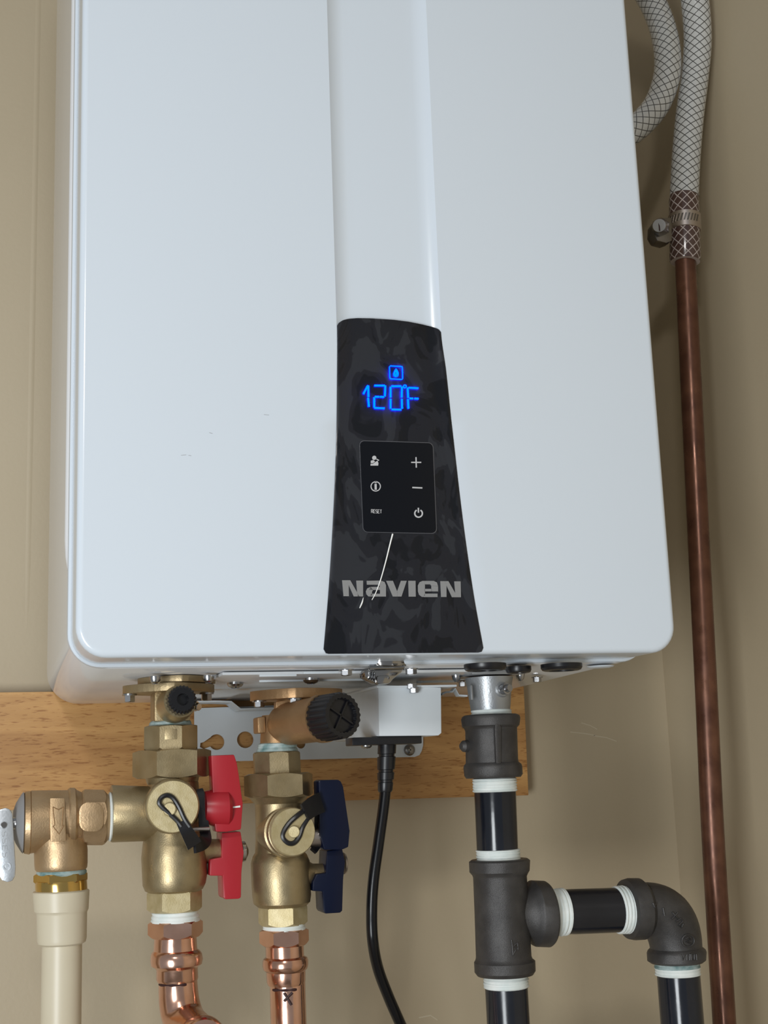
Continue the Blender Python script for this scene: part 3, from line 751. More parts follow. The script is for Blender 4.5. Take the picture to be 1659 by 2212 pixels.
# valve body
bm = vfit([(1690, 320, 428), (1712, 318, 430), (1760, 316, 432), (1800, 313, 436), (1822, 309, 442), (1850, 306, 446), (1892, 308, 447), (1910, 309, 444), (1922, 314, 438), (1926, 322, 432)], YV, 44)
hfit([(240, 1698, 1817), (242, 1697, 1818), (300, 1699, 1816), (378, 1700, 1814)], YV, 36, bm=bm)
obj('valve_body', bm, 'brass', hv)
obj('hex_end', vfit([(1922, 322, 434), (1928, 318, 436), (1962, 320, 434), (1968, 326, 429)], YV, 6, HEX + math.radians(4)), 'brass_cap', hv, angle=20)
tape_v(1966, 1992, 332, 424, 328, 430, YV, hv, 'tape_white', 3)
# capped drain facing the room
cc = at(373, 1742, YV - .042); mm = mpp(373, 1742, YV - .042)
cb = cc + Vector((.003, .045, 0))
obj('drain_port', turned(cb, cc, [(0, 55 * mm), (.55, 55 * mm), (.56, 59 * mm), (.86, 59.5 * mm), (.95, 58 * mm), (.97, 55 * mm)], 44), 'brass', hv)
ax = (cc - cb).normalized()
cap = obj('drain_cap', turned(cc - ax * .004, cc + ax * .0025, [(0, 56 * mm), (.8, 56 * mm), (1, 54 * mm)], 44), 'brass_cap', hv, 'speckled yellow brass drain cap')
Yc = cc.y - .0035
def strip(pts, Ys, w, th, m, parent, name):
    bm = bmesh.new()
    path = [at(x, y, yy) for (x, y), yy in zip(pts, Ys)]
    path = spline(path, 6)
    N = len(path); rings = []
    for i, p in enumerate(path):
        t = (path[min(i + 1, N - 1)] - path[max(i - 1, 0)]).normalized()
        s = t.cross(YA).normalized(); nrm = s.cross(t).normalized(); ww = w[0] + (w[1] - w[0]) * i / (N - 1)
        rings.append([p + s * ww + nrm * th, p + s * ww - nrm * th, p - s * ww - nrm * th, p - s * ww + nrm * th])
    loft(bm, rings)
    return obj(name, bm, m, parent)
# keyhole strap on the cap
st = tube(spline([at(x, y, Yc) for x, y in ((392, 1785), (380, 1770), (349, 1742), (344, 1732), (350, 1722), (362, 1718), (374, 1724), (386, 1742), (398, 1768), (410, 1786))], 6), .0017, 8)
sobj = obj('cap_strap', st, 'black_plastic', hv, 'black keyhole retaining strap')
strip([(391, 1775), (404, 1797), (420, 1826)], [Yc, Yc, Yc + .004], (.0035, .0055), .0008, 'black_plastic', sobj, 'strap_tail')
strip([(420, 1826), (436, 1822), (444, 1812), (440, 1780), (434, 1720), (431, 1705)], [Yc + .004, Yc + .010, Yc + .016, Yc + .024, Yc + .028, Yc + .03], (.0055, .0022), .0012, 'black_plastic', sobj, 'strap_band')
obj('cap_pin', turned(at(366, 1748, Yc + .002), at(366, 1748, Yc - .0012), [(0, 15 * mm), (.8, 14.5 * mm), (1, 12.5 * mm)], 24), 'brass_cap', hv)
# red levers
def lever(name, hubprof, poly, Yh, m, parent, th=.0150, bev=.0011):
    o = obj(name, prism(pxpoly(poly, Yh), YA * th, bevel=bev), m, parent)
    if hubprof: obj('handle_hub', hfit(hubprof, Yh + th * .5, 32), m, o)
    return o
obj('valve_stem', hfit([(425, 1738, 1775), (462, 1736, 1777)], YV - .012, 24), 'brass_cast', hv)
lever('drain_handle', [(440, 1716, 1772), (442, 1710, 1778), (462, 1705, 1785), (490, 1705, 1786), (497, 1712, 1780)], [(456, 1632), (506, 1630), (512, 1648), (516, 1672), (525, 1736), (521, 1792), (490, 1797), (466, 1797), (462, 1760)], YV - .022, 'red_paint', hv)
obj('valve_stem', hfit([(430, 1806, 1872), (440, 1810, 1868), (452, 1813, 1862), (484, 1813, 1860)], YV, 28), 'brass_cast', hv)
lever('shutoff_handle', None, [(479, 1799), (520, 1796), (527, 1842), (522, 1884), (521, 1939), (516, 1942), (486, 1943), (483, 1938), (481, 1892), (453, 1892), (454, 1856), (479, 1852)], YV - .012, 'red_paint', hv, th=.024)
obj('handle_nut', hfit([(522, 1818, 1862), (529, 1818, 1860), (533, 1826, 1852), (536, 1832, 1846)], YV, 20), 'steel', hv)
obj('painted_glint', prism(pxpoly([(498, 1743), (519, 1740), (519, 1744), (498, 1746)], YV - .0224), YA * .001), 'crease_glint_white', hv)  # white sliver painted as the light's reflection on the red handle
obj('small_pin', hfit([(415, 1787, 1796), (452, 1786, 1795)], YV - .028, 12), 'steel_band', hv)

# cold valve
cv = thing('isolation_valve', 'brass isolation valve with dark blue lever handles left of the black cord', 'valve', at(605, 1800, YV))
tape_v(1604, 1628, 561, 637, 555, 642, YV, cv, 'tape_green', 2)
obj('tail_piece', vfit([(1624, 550, 645), (1628, 545, 649), (1664, 545, 651), (1676, 548, 650)], YV, 8, math.radians(22.5 + 6)), 'brass', cv, angle=20)
obj('union_nut', vfit([(1670, 538, 665), (1675, 526, 677), (1716, 527, 678), (1722, 540, 668)], YV, 6, HEX + math.radians(12)), 'brass', cv, 'faceted union nut', angle=20)
obj('union_skirt', vfit([(1718, 536, 668), (1728, 544, 660), (1738, 553, 652)], YV, 40), 'brass', cv)
bm = vfit([(1732, 551, 654), (1800, 552, 654), (1840, 551, 656), (1848, 546, 663), (1862, 542, 669), (1900, 543, 670), (1935, 545, 672), (1950, 548, 670), (1958, 558, 662)], YV, 44)
obj('valve_body', bm, 'brass', cv)
obj('hex_end', vfit([(1954, 562, 660), (1960, 558, 664), (1992, 560, 663), (1998, 566, 658)], YV, 6, HEX - math.radians(6)), 'brass_cap', cv, angle=20)
tape_v(1994, 2010, 570, 656, 570, 658, YV, cv, 'tape_white', 2)
cc2 = at(631, 1797, YV - .036); mm2 = mpp(631, 1797, YV - .036)
cb2 = at(600, 1800, YV - .002)
ax2 = (cc2 - cb2).normalized()
obj('drain_port', turned(cb2, cc2, [(0, 50 * mm2), (.45, 50 * mm2), (.46, 53 * mm2), (.68, 53 * mm2), (.70, 49 * mm2), (.80, 49 * mm2), (.82, 52.5 * mm2), (.97, 52.5 * mm2), (1, 48 * mm2)], 44), 'brass', cv)
obj('drain_cap', turned(cc2 - ax2 * .003, cc2 + ax2 * .0025, [(0, 51 * mm2), (.8, 51 * mm2), (1, 49 * mm2)], 44), 'brass_cap', cv, 'speckled yellow brass drain cap')
Yc = cc2.y - .003
C5 = lambda x, y: (480 + x / 3.456, 1700 + y / 3.456)
st = tube(spline([at(*C5(x, y), Yc + .006 * min(1, max(0, (x - 560) / 140))) for x, y in ((640, 235), (600, 300), (575, 370), (540, 415), (495, 420), (455, 385), (455, 340), (500, 270), (560, 215), (620, 170))], 6), .0019, 8)
sobj = obj('cap_strap', st, 'black_plastic', cv, 'black keyhole retaining strap')
strip([C5(615, 190), C5(670, 150), C5(740, 115)], [Yc, Yc + .006, Yc + .014], (.0065, .0075), .0009, 'black_plastic', sobj, 'strap_tail')
strip([C5(735, 120), C5(720, 280), C5(710, 420), C5(680, 480)], [Yc + .018, Yc + .026, Yc + .028, Yc + .024], (.004, .0025), .0012, 'black_plastic', sobj, 'strap_band')
obj('cap_pin', turned(at(*C5(535, 335), Yc + .002), at(*C5(535, 335), Yc - .0012), [(0, 13.5 * mm2), (.8, 13 * mm2), (1, 11.5 * mm2)], 24), 'brass_cap', cv)
obj('valve_stem', hfit([(655, 1788, 1830), (702, 1784, 1828)], YV - .012, 24), 'steel_band', cv)
lever('drain_handle', None, [(688, 1688), (693, 1685), (731, 1684), (737, 1688), (742, 1700), (756, 1795), (753, 1830), (738, 1836), (700, 1836), (690, 1800), (690, 1740)], YV - .022, 'blue_paint', cv, th=.017)
obj('valve_stem', hfit([(655, 1855, 1925), (662, 1858, 1920), (676, 1866, 1906), (712, 1866, 1900)], YV, 28), 'brass_cast', cv)
lever('shutoff_handle', None, [(706, 1838), (740, 1834), (746, 1862), (742, 1898), (740, 1968), (735, 1972), (703, 1974), (699, 1968), (697, 1926), (675, 1925), (676, 1905), (684, 1888), (704, 1886)], YV - .012, 'blue_paint', cv, th=.024)
obj('handle_nut', hfit([(742, 1842, 1888), (746, 1844, 1886), (749, 1852, 1878)], YV, 20), 'steel_band', cv)

# ------------------------------------------------------------------ copper risers
def press(parent, rows_hex, rows, Y):
    obj('press_hex', vfit(rows_hex, Y, 6, HEX + math.radians(5)), 'copper', parent, angle=20)
    return obj('press_sleeve', vfit(rows, Y, 40), 'copper', parent)
ch = thing('copper_water_pipe', 'bright copper press-fitted pipe bending below the red handled valve', 'pipe', at(385, 2150, YV))
press(ch, [(1986, 330, 428), (1993, 320, 438), (2016, 320, 438), (2024, 328, 430)], [(2020, 334, 424), (2052, 332, 426), (2056, 328, 432), (2062, 326, 436), (2074, 325, 438), (2084, 327, 436), (2090, 336, 428), (2094, 338, 427), (2114, 338, 428), (2120, 341, 426)], YV)
e0 = at(384, 2116, YV); mm = mpp(384, 2116, YV)
pth = [e0, at(385.5, 2145, YV), at(388, 2170, YV - .001), at(394, 2194, YV - .004), at(404, 2214, YV - .011), at(418, 2229, YV - .022), at(431, 2243, YV - .034), at(440, 2262, YV - .042)]
q_ = at(444, 2290, YV - .045); pth += [q_, q_ - ZA * .02, q_ - ZA * .06, q_ - ZA * .3, Vector((q_.x, q_.y, -1.2))]
pp = spline(pth, 8); n_ = len(pp)
obj('bent_tube', tube(pp, [41.5 * mm + (2.5 * mm) * min(1, i / 20) for i in range(n_)], 36), 'copper', ch)
pe = pp[50]; dirv = (at(434, 2241, YV - .045) - at(412, 2234, YV - .012)).normalized()
obj('press_bead', turned(pe - dirv * .006, pe + dirv * .012, [(0, 42 * mm), (.1, 46 * mm), (.25, 49.5 * mm), (.5, 51 * mm), (.75, 49.5 * mm), (.9, 46 * mm), (1, 42 * mm)], 36), 'copper', ch)
def mark(parent, pts, Y, r, w=5, name='marker_line'):
    return tube(spline([at(x, y, Y) for x, y in pts], 4), w * .5 * mpp(385, 2130, Y), 6)
def wrapline(parent, py, xa, xb, xc, half, Y, w, name='marker_line'):
    mmx = mpp(xc, py, Y); c = at(xc, py, Y); f = CAM - c; f.z = 0; u, v = frame(ZA, f)
    pts = []
    for i in range(13):
        s = (xa + (xb - xa) * i / 12 - xc) / half; a = math.asin(max(-.98, min(.98, s)))
        pts.append(c + (u * math.cos(a) + v * math.sin(a)) * (half * mmx) )
    obj(name, tube(pts, [w * mmx * (.7 + .3 * math.sin(i * 1.3)) * .5 for i in range(13)], 6), 'marker', parent, 'dark marker line')
wrapline(ch, 2122, 345, 402, 384, 41.5, YV, 7)
cp = thing('copper_water_pipe', 'straight bright copper pipe with marker cross below the blue handled valve', 'pipe', at(620, 2150, YV))
press(cp, [(2004, 570, 655), (2011, 560, 667), (2034, 561, 667), (2042, 570, 660)], [(2038, 573, 656), (2066, 574, 657), (2070, 569, 664), (2076, 567, 666), (2086, 567, 666), (2093, 569, 664), (2098, 575, 660), (2120, 576, 660), (2127, 579, 658)], YV)
t0 = at(621, 2122, YV); mm = mpp(621, 2122, YV)
cpt = obj('straight_tube', turned(t0, (t0.x + .006, YV, -1.2), [(0, 38.5 * mm), (1, 38.5 * mm)], 36), 'copper', cp)
wrapline(cp, 2133, 590, 640, 620, 38.5, YV, 7)
C5x = lambda x, y: C5(x, y)
for a_, b_ in (((462, 1535), (518, 1628)), ((525, 1535), (462, 1600))):
    (x0, y0), (x1, y1) = C5(*a_), C5(*b_)
    obj('marker_cross', tube([on_mesh(cpt, x0 + (x1 - x0) * t / 5, y0 + (y1 - y0) * t / 5, -.0004) for t in range(6)], [w_ * mm for w_ in (3.6, 3.4, 3.0, 3.2, 3.6, 3.2)], 8), 'marker', cp, 'dark marker cross')

# ------------------------------------------------------------------ cold inlet with strainer cap
ci = thing('cold_inlet_fitting', 'bronze inlet elbow with large black ribbed strainer cap above the blue handled valve', 'pipe fitting', at(620, 1560, YV))
zf = at(640, 1512, YV).z
oval_flange(640, 1500, 100, zf, zf + .0075, .030, ci, 'bronze_dark', math.radians(-14))
for px, py in ((560, 1514), (636, 1506)):
    p = at(px, py, YV - (.0 if px < 600 else .022)); screw('flange_bolt', Vector((p.x, p.y, zf)), (0, 0, -1), .0042, .005, 'steel', ci, 'hex')
g0 = at(598, 1568, YV + .004)
gw = raydir(690, 1552).normalized(); ga = (gw * -.79 + (right * .985 + up * .16) * .615).normalized()
g1 = g0 + ga * .063
mmg = mpp(700, 1550, YV - .03)
gd = (g1 - g0).normalized()
obj('strainer_body', turned(g0, g1, [(0, 10 * mmg), (.0, 22 * mmg), (.05, 33 * mmg), (.14, 42 * mmg), (.26, 46 * mmg), (.7, 47 * mmg), (.92, 48 * mmg), (.93, 51 * mmg), (1, 51 * mmg)], 44), 'bronze_dark', ci)
obj('inlet_leg', vfit([(1545, 566, 636), (1580, 563, 638), (1606, 562, 640), (1610, 566, 636)], YV, 32), 'bronze_dark', ci)
obj('side_lug', prism(pxpoly([(556, 1549), (573, 1547), (575, 1583), (557, 1584)], YV - .008), YA * .018, bevel=.0015), 'bronze_dark', ci)
obj('neck', vfit([(1495, 600, 680), (1530, 596, 684), (1550, 596, 680)], YV, 28), 'bronze_dark', ci)
obj('casting_tab', prism(pxpoly([(596, 1516), (650, 1506), (652, 1522), (640, 1530), (632, 1524), (596, 1532)], YV - .0135), YA * .008, bevel=.0008), 'bronze_dark', ci)
k0 = g1 - gd * .002; k1 = g1 + gd * .022
capo = obj('strainer_cap', turned(k0, k1, [(0, 45 * mmg), (.06, 49 * mmg), (.9, 48.5 * mmg), (1, 46 * mmg), (1, 36.5 * mmg), (.86, 35.5 * mmg)], 96, mod=lambda i: 1.0 if i % 4 < 2 else .955), 'black_plastic', ci, 'large black ribbed strainer cap')
u, v = frame(gd)
fc = k0.lerp(k1, .88)
for dv in (u * .5 + v * .87, u * .87 - v * .5):
    w = gd.cross(dv).normalized() * .0006
    obj('cap_rib', prism([fc + dv * 36 * mmg + w, fc - dv * 36 * mmg + w, fc - dv * 36 * mmg - w, fc + dv * 36 * mmg - w], gd * .0012), 'black_plastic', capo)

# ------------------------------------------------------------------ relief valve and its discharge pipe
rv = thing('pressure_relief_valve', 'bronze relief valve with raised arrow plate and silver test lever at far left', 'valve', at(125, 1765, YV))
bm = hfit([(66, 1709, 1842), (150, 1708, 1828), (160, 1706, 1826), (166, 1708, 1824), (175, 1712, 1820)], YV, 44)
vfit([(1765, 76, 176), (1800, 73, 182), (1822, 74, 186), (1836, 75, 188), (1866, 76, 188), (1876, 77, 187), (1880, 80, 184)], YV, 44, bm=bm)
obj('relief_body', bm, 'bronze', rv)
obj('bonnet_flange', hfit([(50, 1718, 1836), (53, 1712, 1842), (64, 1710, 1844), (68, 1713, 1840)], YV, 48), 'bronze', rv)
obj('hex_inlet', hfit([(172, 1716, 1816), (182, 1706, 1825), (222, 1706, 1826), (234, 1716, 1812), (238, 1722, 1808)], YV, 8, math.radians(12)), 'bronze', rv, angle=20)
obj('inlet_flat', prism(pxpoly(rrect(171, 1733, 224, 1797, 20), YV - .0212), YA * .003, bevel=.0008), 'bronze', rv)
obj('neck_ring', hfit([(146, 1706, 1832), (150, 1703, 1834), (160, 1703, 1832), (164, 1706, 1828)], YV, 44), 'bronze', rv)
tape_h(234, 254, 1716, 1814, 1714, 1814, YV, rv, 'tape_white', 3)
mm = mpp(120, 1765, YV)
Ya = YV - 66 * mm
ap = obj('arrow_plate', prism(pxpoly([(108, 1724), (140, 1724), (143, 1817), (109, 1819)], Ya - .0008), YA * .006, bevel=.0008), 'bronze', rv, 'raised flow arrow plate')
A_ = [(114, 1743), (126, 1749), (137, 1743), (134, 1783), (138, 1783), (127, 1802), (114, 1785), (118, 1783)]
bm = bmesh.new()
for (x0, y0), (x1, y1) in zip(A_, A_[1:] + A_[:1]):
    tube([at(x0, y0, Ya - .0009), at(x1, y1, Ya - .0009)], .00035, 6, bm)
obj('arrow_outline', bm, 'bronze_dark', ap)
obj('seal_disc', hfit([(28, 1752, 1806), (34, 1735, 1820), (46, 1716, 1838), (50, 1712, 1842), (52, 1716, 1838)], YV, 44), 'grey_rubber', rv, 'grey dished sealing disc')
lv = obj('test_lever', prism(pxpoly([(-42, 1762), (-8, 1750), (12, 1745), (21, 1748), (27, 1758), (34, 1872), (33, 1892), (27, 1903), (16, 1906), (4, 1902), (-3, 1890), (-14, 1800), (-42, 1795)], YV - .018), YA * .004, bevel=.0012), 'lever_zinc', rv, 'silver stamped test lever')
obj('lever_pivot', turned(at(8, 1782, YV - .0175), at(8, 1782, YV - .020), [(0, .0024), (1, .0018)], 16), 'steel_dark', lv)
# stamped lettering on the lever
ps = bmesh.new()
for i, ch_ in enumerate('SSES'):
    for line in GL[ch_]:
        q = [(14 + i * .7 - y * 1.7, 1797 + i * 15 + x * 2.4) for x, y in line]
        tube([at(x, y, YV - .0180) for x, y in q], .00022, 6, ps)
obj('stamped_lettering', ps, 'lever_zinc', lv)
obj('lever_hole', turned(at(15, 1872, YV - .0178), at(15, 1872, YV - .0186), [(0, .0028), (1, .0028), (1, .0019), (.2, .0019)], 18), 'lever_zinc', lv)
obj('lever_arm', hfit([(18, 1768, 1790), (34, 1764, 1792)], YV - .01, 20), 'steel', lv)

dp = thing('discharge_pipe', 'cream plastic discharge pipe with brass adapter under the relief valve', 'pipe', at(133, 2000, YV))
tape_v(1876, 1890, 84, 182, 82, 184, YV, dp, 'tape_green', 1)
obj('brass_hex', vfit([(1886, 78, 184), (1889, 74, 188), (1902, 74, 188), (1906, 78, 186)], YV, 6, HEX + math.radians(6)), 'brass_polished', dp, angle=20)
obj('brass_ring', vfit([(1902, 78, 186), (1908, 77, 187), (1927, 78, 188)], YV, 40), 'brass_polished', dp)
obj('adapter_socket', vfit([(1922, 78, 186), (1924, 73, 190), (1926, 72, 192), (1966, 75, 190), (1970, 79, 188), (1973, 80, 187), (2028, 81, 186), (2036, 83, 184), (2040, 90, 178)], YV, 44), 'cpvc', dp)
t0 = at(134, 2030, YV); mm = mpp(134, 2030, YV)
obj('plastic_tube', turned(t0, (t0.x + .0, YV, -1.2), [(0, 42.5 * mm), (1, 42.5 * mm)], 40), 'cpvc', dp)

# ------------------------------------------------------------------ gas line
YG = .10
gi = thing('gas_inlet_stub', 'grey cast gas inlet stub with test screw under the heater', 'pipe fitting', at(1057, 1500, YG))
obj('stub_body', vfit([(1464, 1004, 1108), (1478, 1008, 1106), (1498, 1011, 1104), (1522, 1015, 1103), (1534, 1017, 1102), (1537, 1022, 1098)], YG, 40), 'grey_cast', gi)
obj('stub_ridge', prism(pxpoly([(1016, 1480), (1021, 1480), (1023, 1512), (1018, 1512)], YG - .0155), YA * .006, bevel=.0006), 'grey_cast', gi)
s0 = at(1078, 1490, YG - .012)
obj('port_seat', turned(s0, s0 + Vector((.001, -.006, 0)), [(0, .0062), (.8, .0062), (1, .0052)], 24), 'grey_cast', gi)
obj('test_screw', turned(s0 + Vector((.001, -.005, 0)), s0 + Vector((.004, -.013, .0005)), [(0, .0045), (.6, .0045), (.62, .0032), (1, .0028)], 18), 'steel', gi)
zg = at(1057, 1466, YG).z
obj('stub_flange', box((at(1004, 1466, YG).x, YG - .017, ZU - .0035), (at(1116, 1466, YG).x, YG + .03, ZU), .001), 'grey_cast', gi)
for px, py, st in ((986, 1462, 'pan'), (1124, 1464, 'pan')):
    p = at(px, py, YG + .004); screw('flange_screw', Vector((p.x, p.y, ZU)), (0, 0, -1), .0038, .0075, 'steel', gi, st)
pc = thing('pipe_coupling', 'black iron pipe coupling with raised rib directly below the gas inlet', 'pipe fitting', at(1062, 1610, YG))
tape_v(1532, 1548, 1020, 1102, 1019, 1104, YG, pc, 'tape_white', 2)
obj('coupling_body', vfit([(1544, 1003, 1116), (1547, 998, 1122), (1553, 996, 1124), (1568, 998, 1122), (1573, 1003, 1117), (1578, 1005, 1117), (1640, 1006, 1119), (1647, 1006, 1120), (1652, 1002, 1126), (1657, 1001, 1128), (1674, 1003, 1129), (1680, 1007, 1125)], YG, 44), 'black_iron', pc)
mm = mpp(1062, 1610, YG)
Yr = YG - 56 * mm
obj('coupling_rib', prism(pxpoly([(1070, 1562), (1077, 1561), (1083, 1570), (1083, 1650), (1072, 1650), (1069, 1575)], Yr - .0022), YA * .008, bevel=.001), 'black_iron', pc)
p = at(1003, 1612, YG)
obj('casting_lug', turned(p + Vector((.004, 0, 0)), p + Vector((-.0035, -.002, 0)), [(0, .005), (.7, .0045), (1, .0025)], 14), 'black_iron', pc)
n1 = thing('pipe_nipple', 'upright black pipe nipple between the coupling and the tee', 'pipe', at(1073, 1770, YG))
obj('pipe_wall', vfit([(1676, 1026, 1110), (1700, 1024, 1114), (1836, 1030, 1119), (1865, 1033, 1119)], YG, 40), 'black_pipe', n1)
tape_v(1680, 1711, 1023, 1113, 1024, 1115, YG, n1, 'tape_white', 5)
tape_v(1834, 1860, 1030, 1121, 1032, 1122, YG, n1, 'tape_white', 4)
te = thing('pipe_tee', 'black iron pipe tee with branch pointing right to the elbow', 'pipe fitting', at(1085, 1980, YG))
bm = vfit([(1856, 1018, 1140), (1860, 1013, 1145), (1882, 1014, 1144), (1889, 1020, 1140), (1894, 1022, 1138), (1970, 1025, 1142), (2066, 1028, 1148), (2072, 1027, 1150), (2077, 1024, 1156), (2098, 1025, 1157), (2106, 1031, 1152)], YG, 48)
hfit([(1085, 1928, 2020), (1115, 1927, 2020), (1128, 1925, 2022), (1137, 1920, 2027), (1144, 1914, 2033), (1149, 1907, 2040), (1153, 1904, 2042), (1179, 1905, 2043), (1183, 1908, 2040)], YG, 48, bm=bm)
teeb = obj('tee_body', bm, 'black_iron', te)
mm = mpp(1085, 1960, YG)
Yt = YG - 57 * mm
bm = bmesh.new()
for a_, b_ in (((1105, 2030), (1107, 2046)), ((1107, 2046), (1108, 2063)), ((1108, 2063), (1114, 2052)), ((1107, 2044), (1118, 2046)), ((1107, 2046), (1117, 2037)), ((1118, 2036), (1119, 2051))):
    tube([on_mesh(teeb, *a_, .0001), on_mesh(teeb, *b_, .0001)], .0007, 6, bm)
obj('cast_mark', bm, 'black_iron', te)
n2 = thing('pipe_nipple', 'short level black pipe nipple between the tee and the elbow', 'pipe', at(1290, 1968, YG))
obj('pipe_wall', hfit([(1175, 1926, 2016), (1240, 1922, 2016), (1340, 1919, 2012), (1385, 1919, 2010)], YG, 40), 'black_pipe', n2)
tape_h(1178, 1220, 1926, 2018, 1922, 2017, YG, n2, 'tape_white', 5)
tape_h(1330, 1372, 1919, 2013, 1915, 2013, YG, n2, 'tape_white', 6)
tape_h(1369, 1384, 1915, 2014, 1913, 2015, YG, n2, 'tape_green', 1)
el = thing('pipe_elbow', 'black iron elbow with cast letters turning down beside the old copper pipe', 'pipe fitting', at(1463, 1990, YG))
mm = mpp(1430, 1980, YG)
bm = hfit([(1352, 1912, 2016), (1354, 1902, 2026), (1364, 1899, 2028), (1384, 1899, 2027), (1390, 1904, 2022), (1394, 1908, 2018)], YG, 44)
ra = 51.5
path = []
c0 = at(1390, 1963, YG); c1 = at(1461, 2056, YG)
ctrl = at(1457, 1964, YG)
for i in range(19):
    t = i / 18; path.append(c0 * (1 - t) ** 2 + ctrl * (2 * t * (1 - t)) + c1 * t * t)
tube(path, [55 * mm + 4 * mm * math.sin(math.pi * i / 18) for i in range(19)], 40, bm)
vfit([(2046, 1406, 1516), (2052, 1400, 1523), (2057, 1398, 1525), (2074, 1399, 1524), (2079, 1406, 1518)], YG, 44, bm=bm)
elb = obj('elbow_body', bm, 'black_iron', el)
def cast(strokes, Y, r, parent, name):
    bm = bmesh.new()
    for line in strokes: tube([on_mesh(elb, x, y, .0004) for x, y in line], r * 1.25, 6, bm)
    return obj(name, bm, 'black_iron', parent)
Ye = YG - 57 * mm
C6 = lambda x, y: (960 + x / 2.3734, 1780 + y / 2.3734)
cast([[C6(*p) for p in q] for q in ([(1068, 405), (1078, 430), (1072, 418), (1084, 408)], [(1120, 430), (1128, 470)], [(1168, 452), (1196, 486), (1180, 470), (1176, 478), (1164, 486)], [(1182, 470), (1196, 454)], [(1186, 500), (1212, 484), (1222, 498), (1200, 520), (1214, 530), (1224, 512)])], Ye + .0016, .0006, el, 'cast_letters')
cast([[C6(*p) for p in arcpts(1248, 598, 31, 0, 360, 22)], [C6(1232, 590), C6(1248, 582), C6(1262, 592), C6(1240, 604), C6(1262, 612)]], Ye + .0012, .0006, el, 'cast_emblem')
cast([[C6(*p) for p in q] for q in ([(1212, 672), (1222, 696), (1230, 672)], [(1242, 670), (1242, 698)], [(1256, 668), (1256, 698)], [(1262, 668), (1280, 668), (1280, 696), (1264, 696), (1262, 668)], [(1290, 668), (1292, 696)])], YG - 61 * mm - .0003, .0006, el, 'cast_letters')
n3 = thing('gas_pipe', 'black gas pipe dropping from the elbow beside the old copper pipe', 'pipe', at(1464, 2150, YG))
tape_v(2076, 2092, 1416, 1510, 1417, 1509, YG, n3, 'tape_green', 2)
tape_v(2088, 2107, 1417, 1510, 1418, 1511, YG, n3, 'tape_white', 3)
t0 = at(1463.5, 2080, YG); mm = mpp(1463, 2080, YG); t1 = at(1467, 2212, YG)
d = (t1 - t0); d *= (-1.2 - t0.z) / d.z; 
obj('pipe_wall', turned(t0, (t0.x + .004, YG, -1.2), [(0, 46 * mm), (1, 46 * mm)], 40), 'black_pipe', n3)
n4 = thing('gas_pipe', 'black gas pipe running straight down from the tee', 'pipe', at(1094, 2160, YG))
tape_v(2104, 2134, 1046, 1139, 1047, 1140, YG, n4, 'tape_white', 4)
t0 = at(1092, 2098, YG); mm = mpp(1092, 2098, YG)
obj('pipe_wall', turned(t0, (t0.x + .004, YG, -1.2), [(0, 46 * mm), (1, 46 * mm)], 40), 'black_pipe', n4)

# ------------------------------------------------------------------ condensate pipe and hoses at the right wall
YP = .17
op = thing('old_copper_pipe', 'tarnished brown copper pipe rising along the right wall', 'pipe', at(1565, 2200, YP))
q = [at(1480, 500, YP), at(1483, 620, YP), at(1521, 1400, YP), at(1565, 2212, YP)]
low = Vector((q[3].x - .012, YP + .003, -1.2))
rp = 23.5 * mpp(1500, 1200, YP)
obj('tarnished_tube', tube([p for p in spline([q[0], q[1], q[2], q[3], low], 8)], rp, 32), 'copper_old', op)
lh = thing('drain_hose', 'long braided white hose joined to the brown copper pipe', 'hose', at(1478, 430, YP))
hp = [at(1478, 425, YP), at(1479, 400, YP), at(1483, 330, YP), at(1490, 250, YP), at(1500, 170, YP), at(1507, 90, YP - .005), at(1502, 10, YP - .01), at(1490, -60, YP - .015), at(1465, -150, YP - .02), at(1400, -260, YP + .03), at(1330, -300, YP + .10)]
rh = 30.5 * mpp(1490, 250, YP)
obj('braided_tube', tube(spline(hp, 12), rh, 32, uv=(9, 120)), 'braided_hose', lh)
slv = [at(1477.5, 424, YP), at(1477.3, 433, YP), at(1479, 500, YP), at(1480, 562, YP), at(1480, 566, YP)]
obj('hose_end', tube(slv, [rh * .98, rh * 1.03, rh * 1.03, rh * 1.06, rh * 1.0], 32, uv=(10, 104)), 'braided_hose_end', lh, 'hose end stretched over the brown pipe')
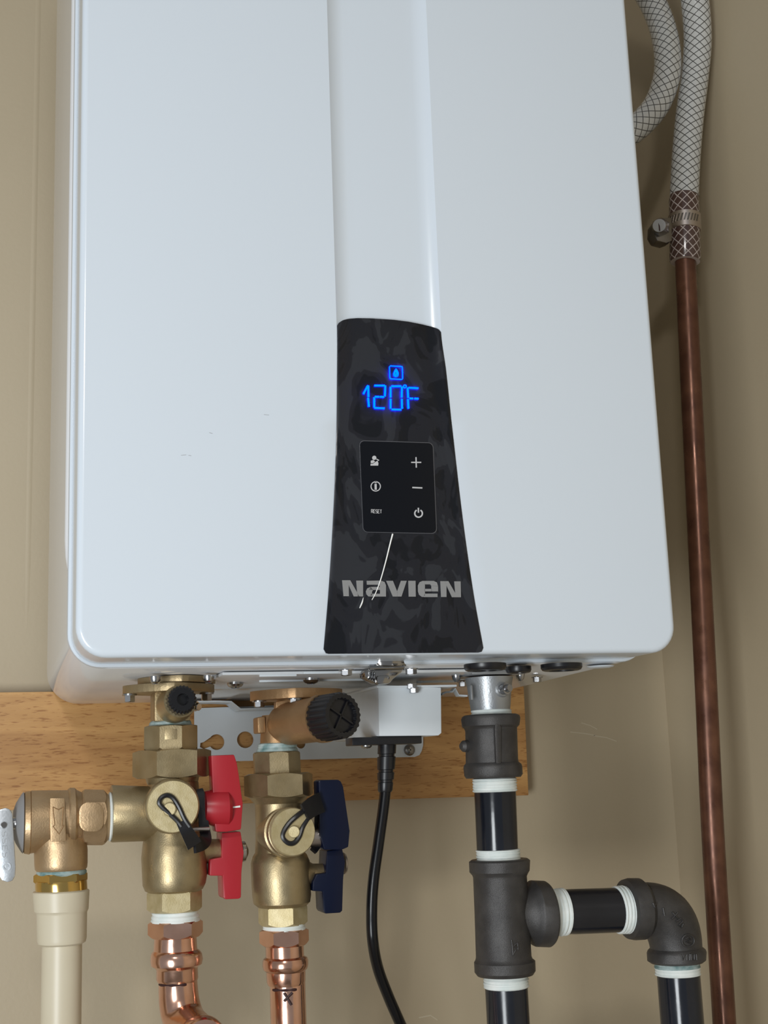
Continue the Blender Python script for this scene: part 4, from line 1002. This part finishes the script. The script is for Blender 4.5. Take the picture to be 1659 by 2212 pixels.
sh = thing('drain_hose', 'short braided white hose curving behind the heater edge', 'hose', at(1440, 150, YP))
hp = [at(1330, -90, YP + .03), at(1370, -50, YP + .015), at(1402, -8, YP + .01), at(1428, 50, YP + .005), at(1441, 110, YP), at(1440, 165, YP), at(1422, 220, YP + .005), at(1394, 258, YP + .01), at(1358, 288, YP + .016), at(1310, 315, YP + .024)]
obj('braided_tube', tube(spline(hp, 12), 29 * mpp(1440, 150, YP), 32, uv=(9, 120)), 'braided_hose', sh)
cl = thing('hose_clamp', 'steel worm-drive clamp around the hose end at the copper pipe', 'clamp', at(1479, 483, YP))
c0, c1 = at(1478.5, 466, YP), at(1479.5, 500, YP)
rb = rh * 1.08
band = obj('clamp_band', turned(c0, c1, [(0, rb * .99), (.03, rb * 1.03), (.97, rb * 1.03), (1, rb * .99)], 40), 'steel_band', cl)
ac = (c1 - c0).normalized(); fr = (CAM - c0); fr.z = 0; u, v = frame(ac, fr)
for i in range(11):
    a = math.radians(-52 + i * 12); mid = c0.lerp(c1, .46) + (u * math.cos(a) + v * math.sin(a)) * (rb * 1.028)
    n = (u * math.cos(a) + v * math.sin(a)); tg = ac.cross(n)
    hgt = ac * .0036; sk = tg * .0010
    obj('band_slot', prism([mid - hgt - sk - tg * .0008, mid - hgt - sk + tg * .0008, mid + hgt + sk + tg * .0008, mid + hgt + sk - tg * .0008], n * .0003), 'steel_dark', band)
hs = obj('screw_housing', prism(pxpoly([(1423, 470), (1452, 469), (1453, 520), (1440, 525), (1420, 520), (1412, 505), (1413, 484)], YP - .014), YA * .014, bevel=.002), 'steel_dark', cl)
s0, s1 = at(1428, 492, YP - .013), at(1424, 487, YP - .026)
obj('screw_head', turned(s0, s1, [(0, .0088), (.3, .0088), (.35, .0075), (.9, .0072), (1, .006)], 6), 'steel', hs)
d = (s1 - s0).normalized(); w = Vector((.0007, 0, 0)); h = Vector((0, 0, .005))
obj('screw_slot', prism([s1 - w - h, s1 + w - h, s1 + w + h, s1 - w + h], d * .0003), 'marker', hs)
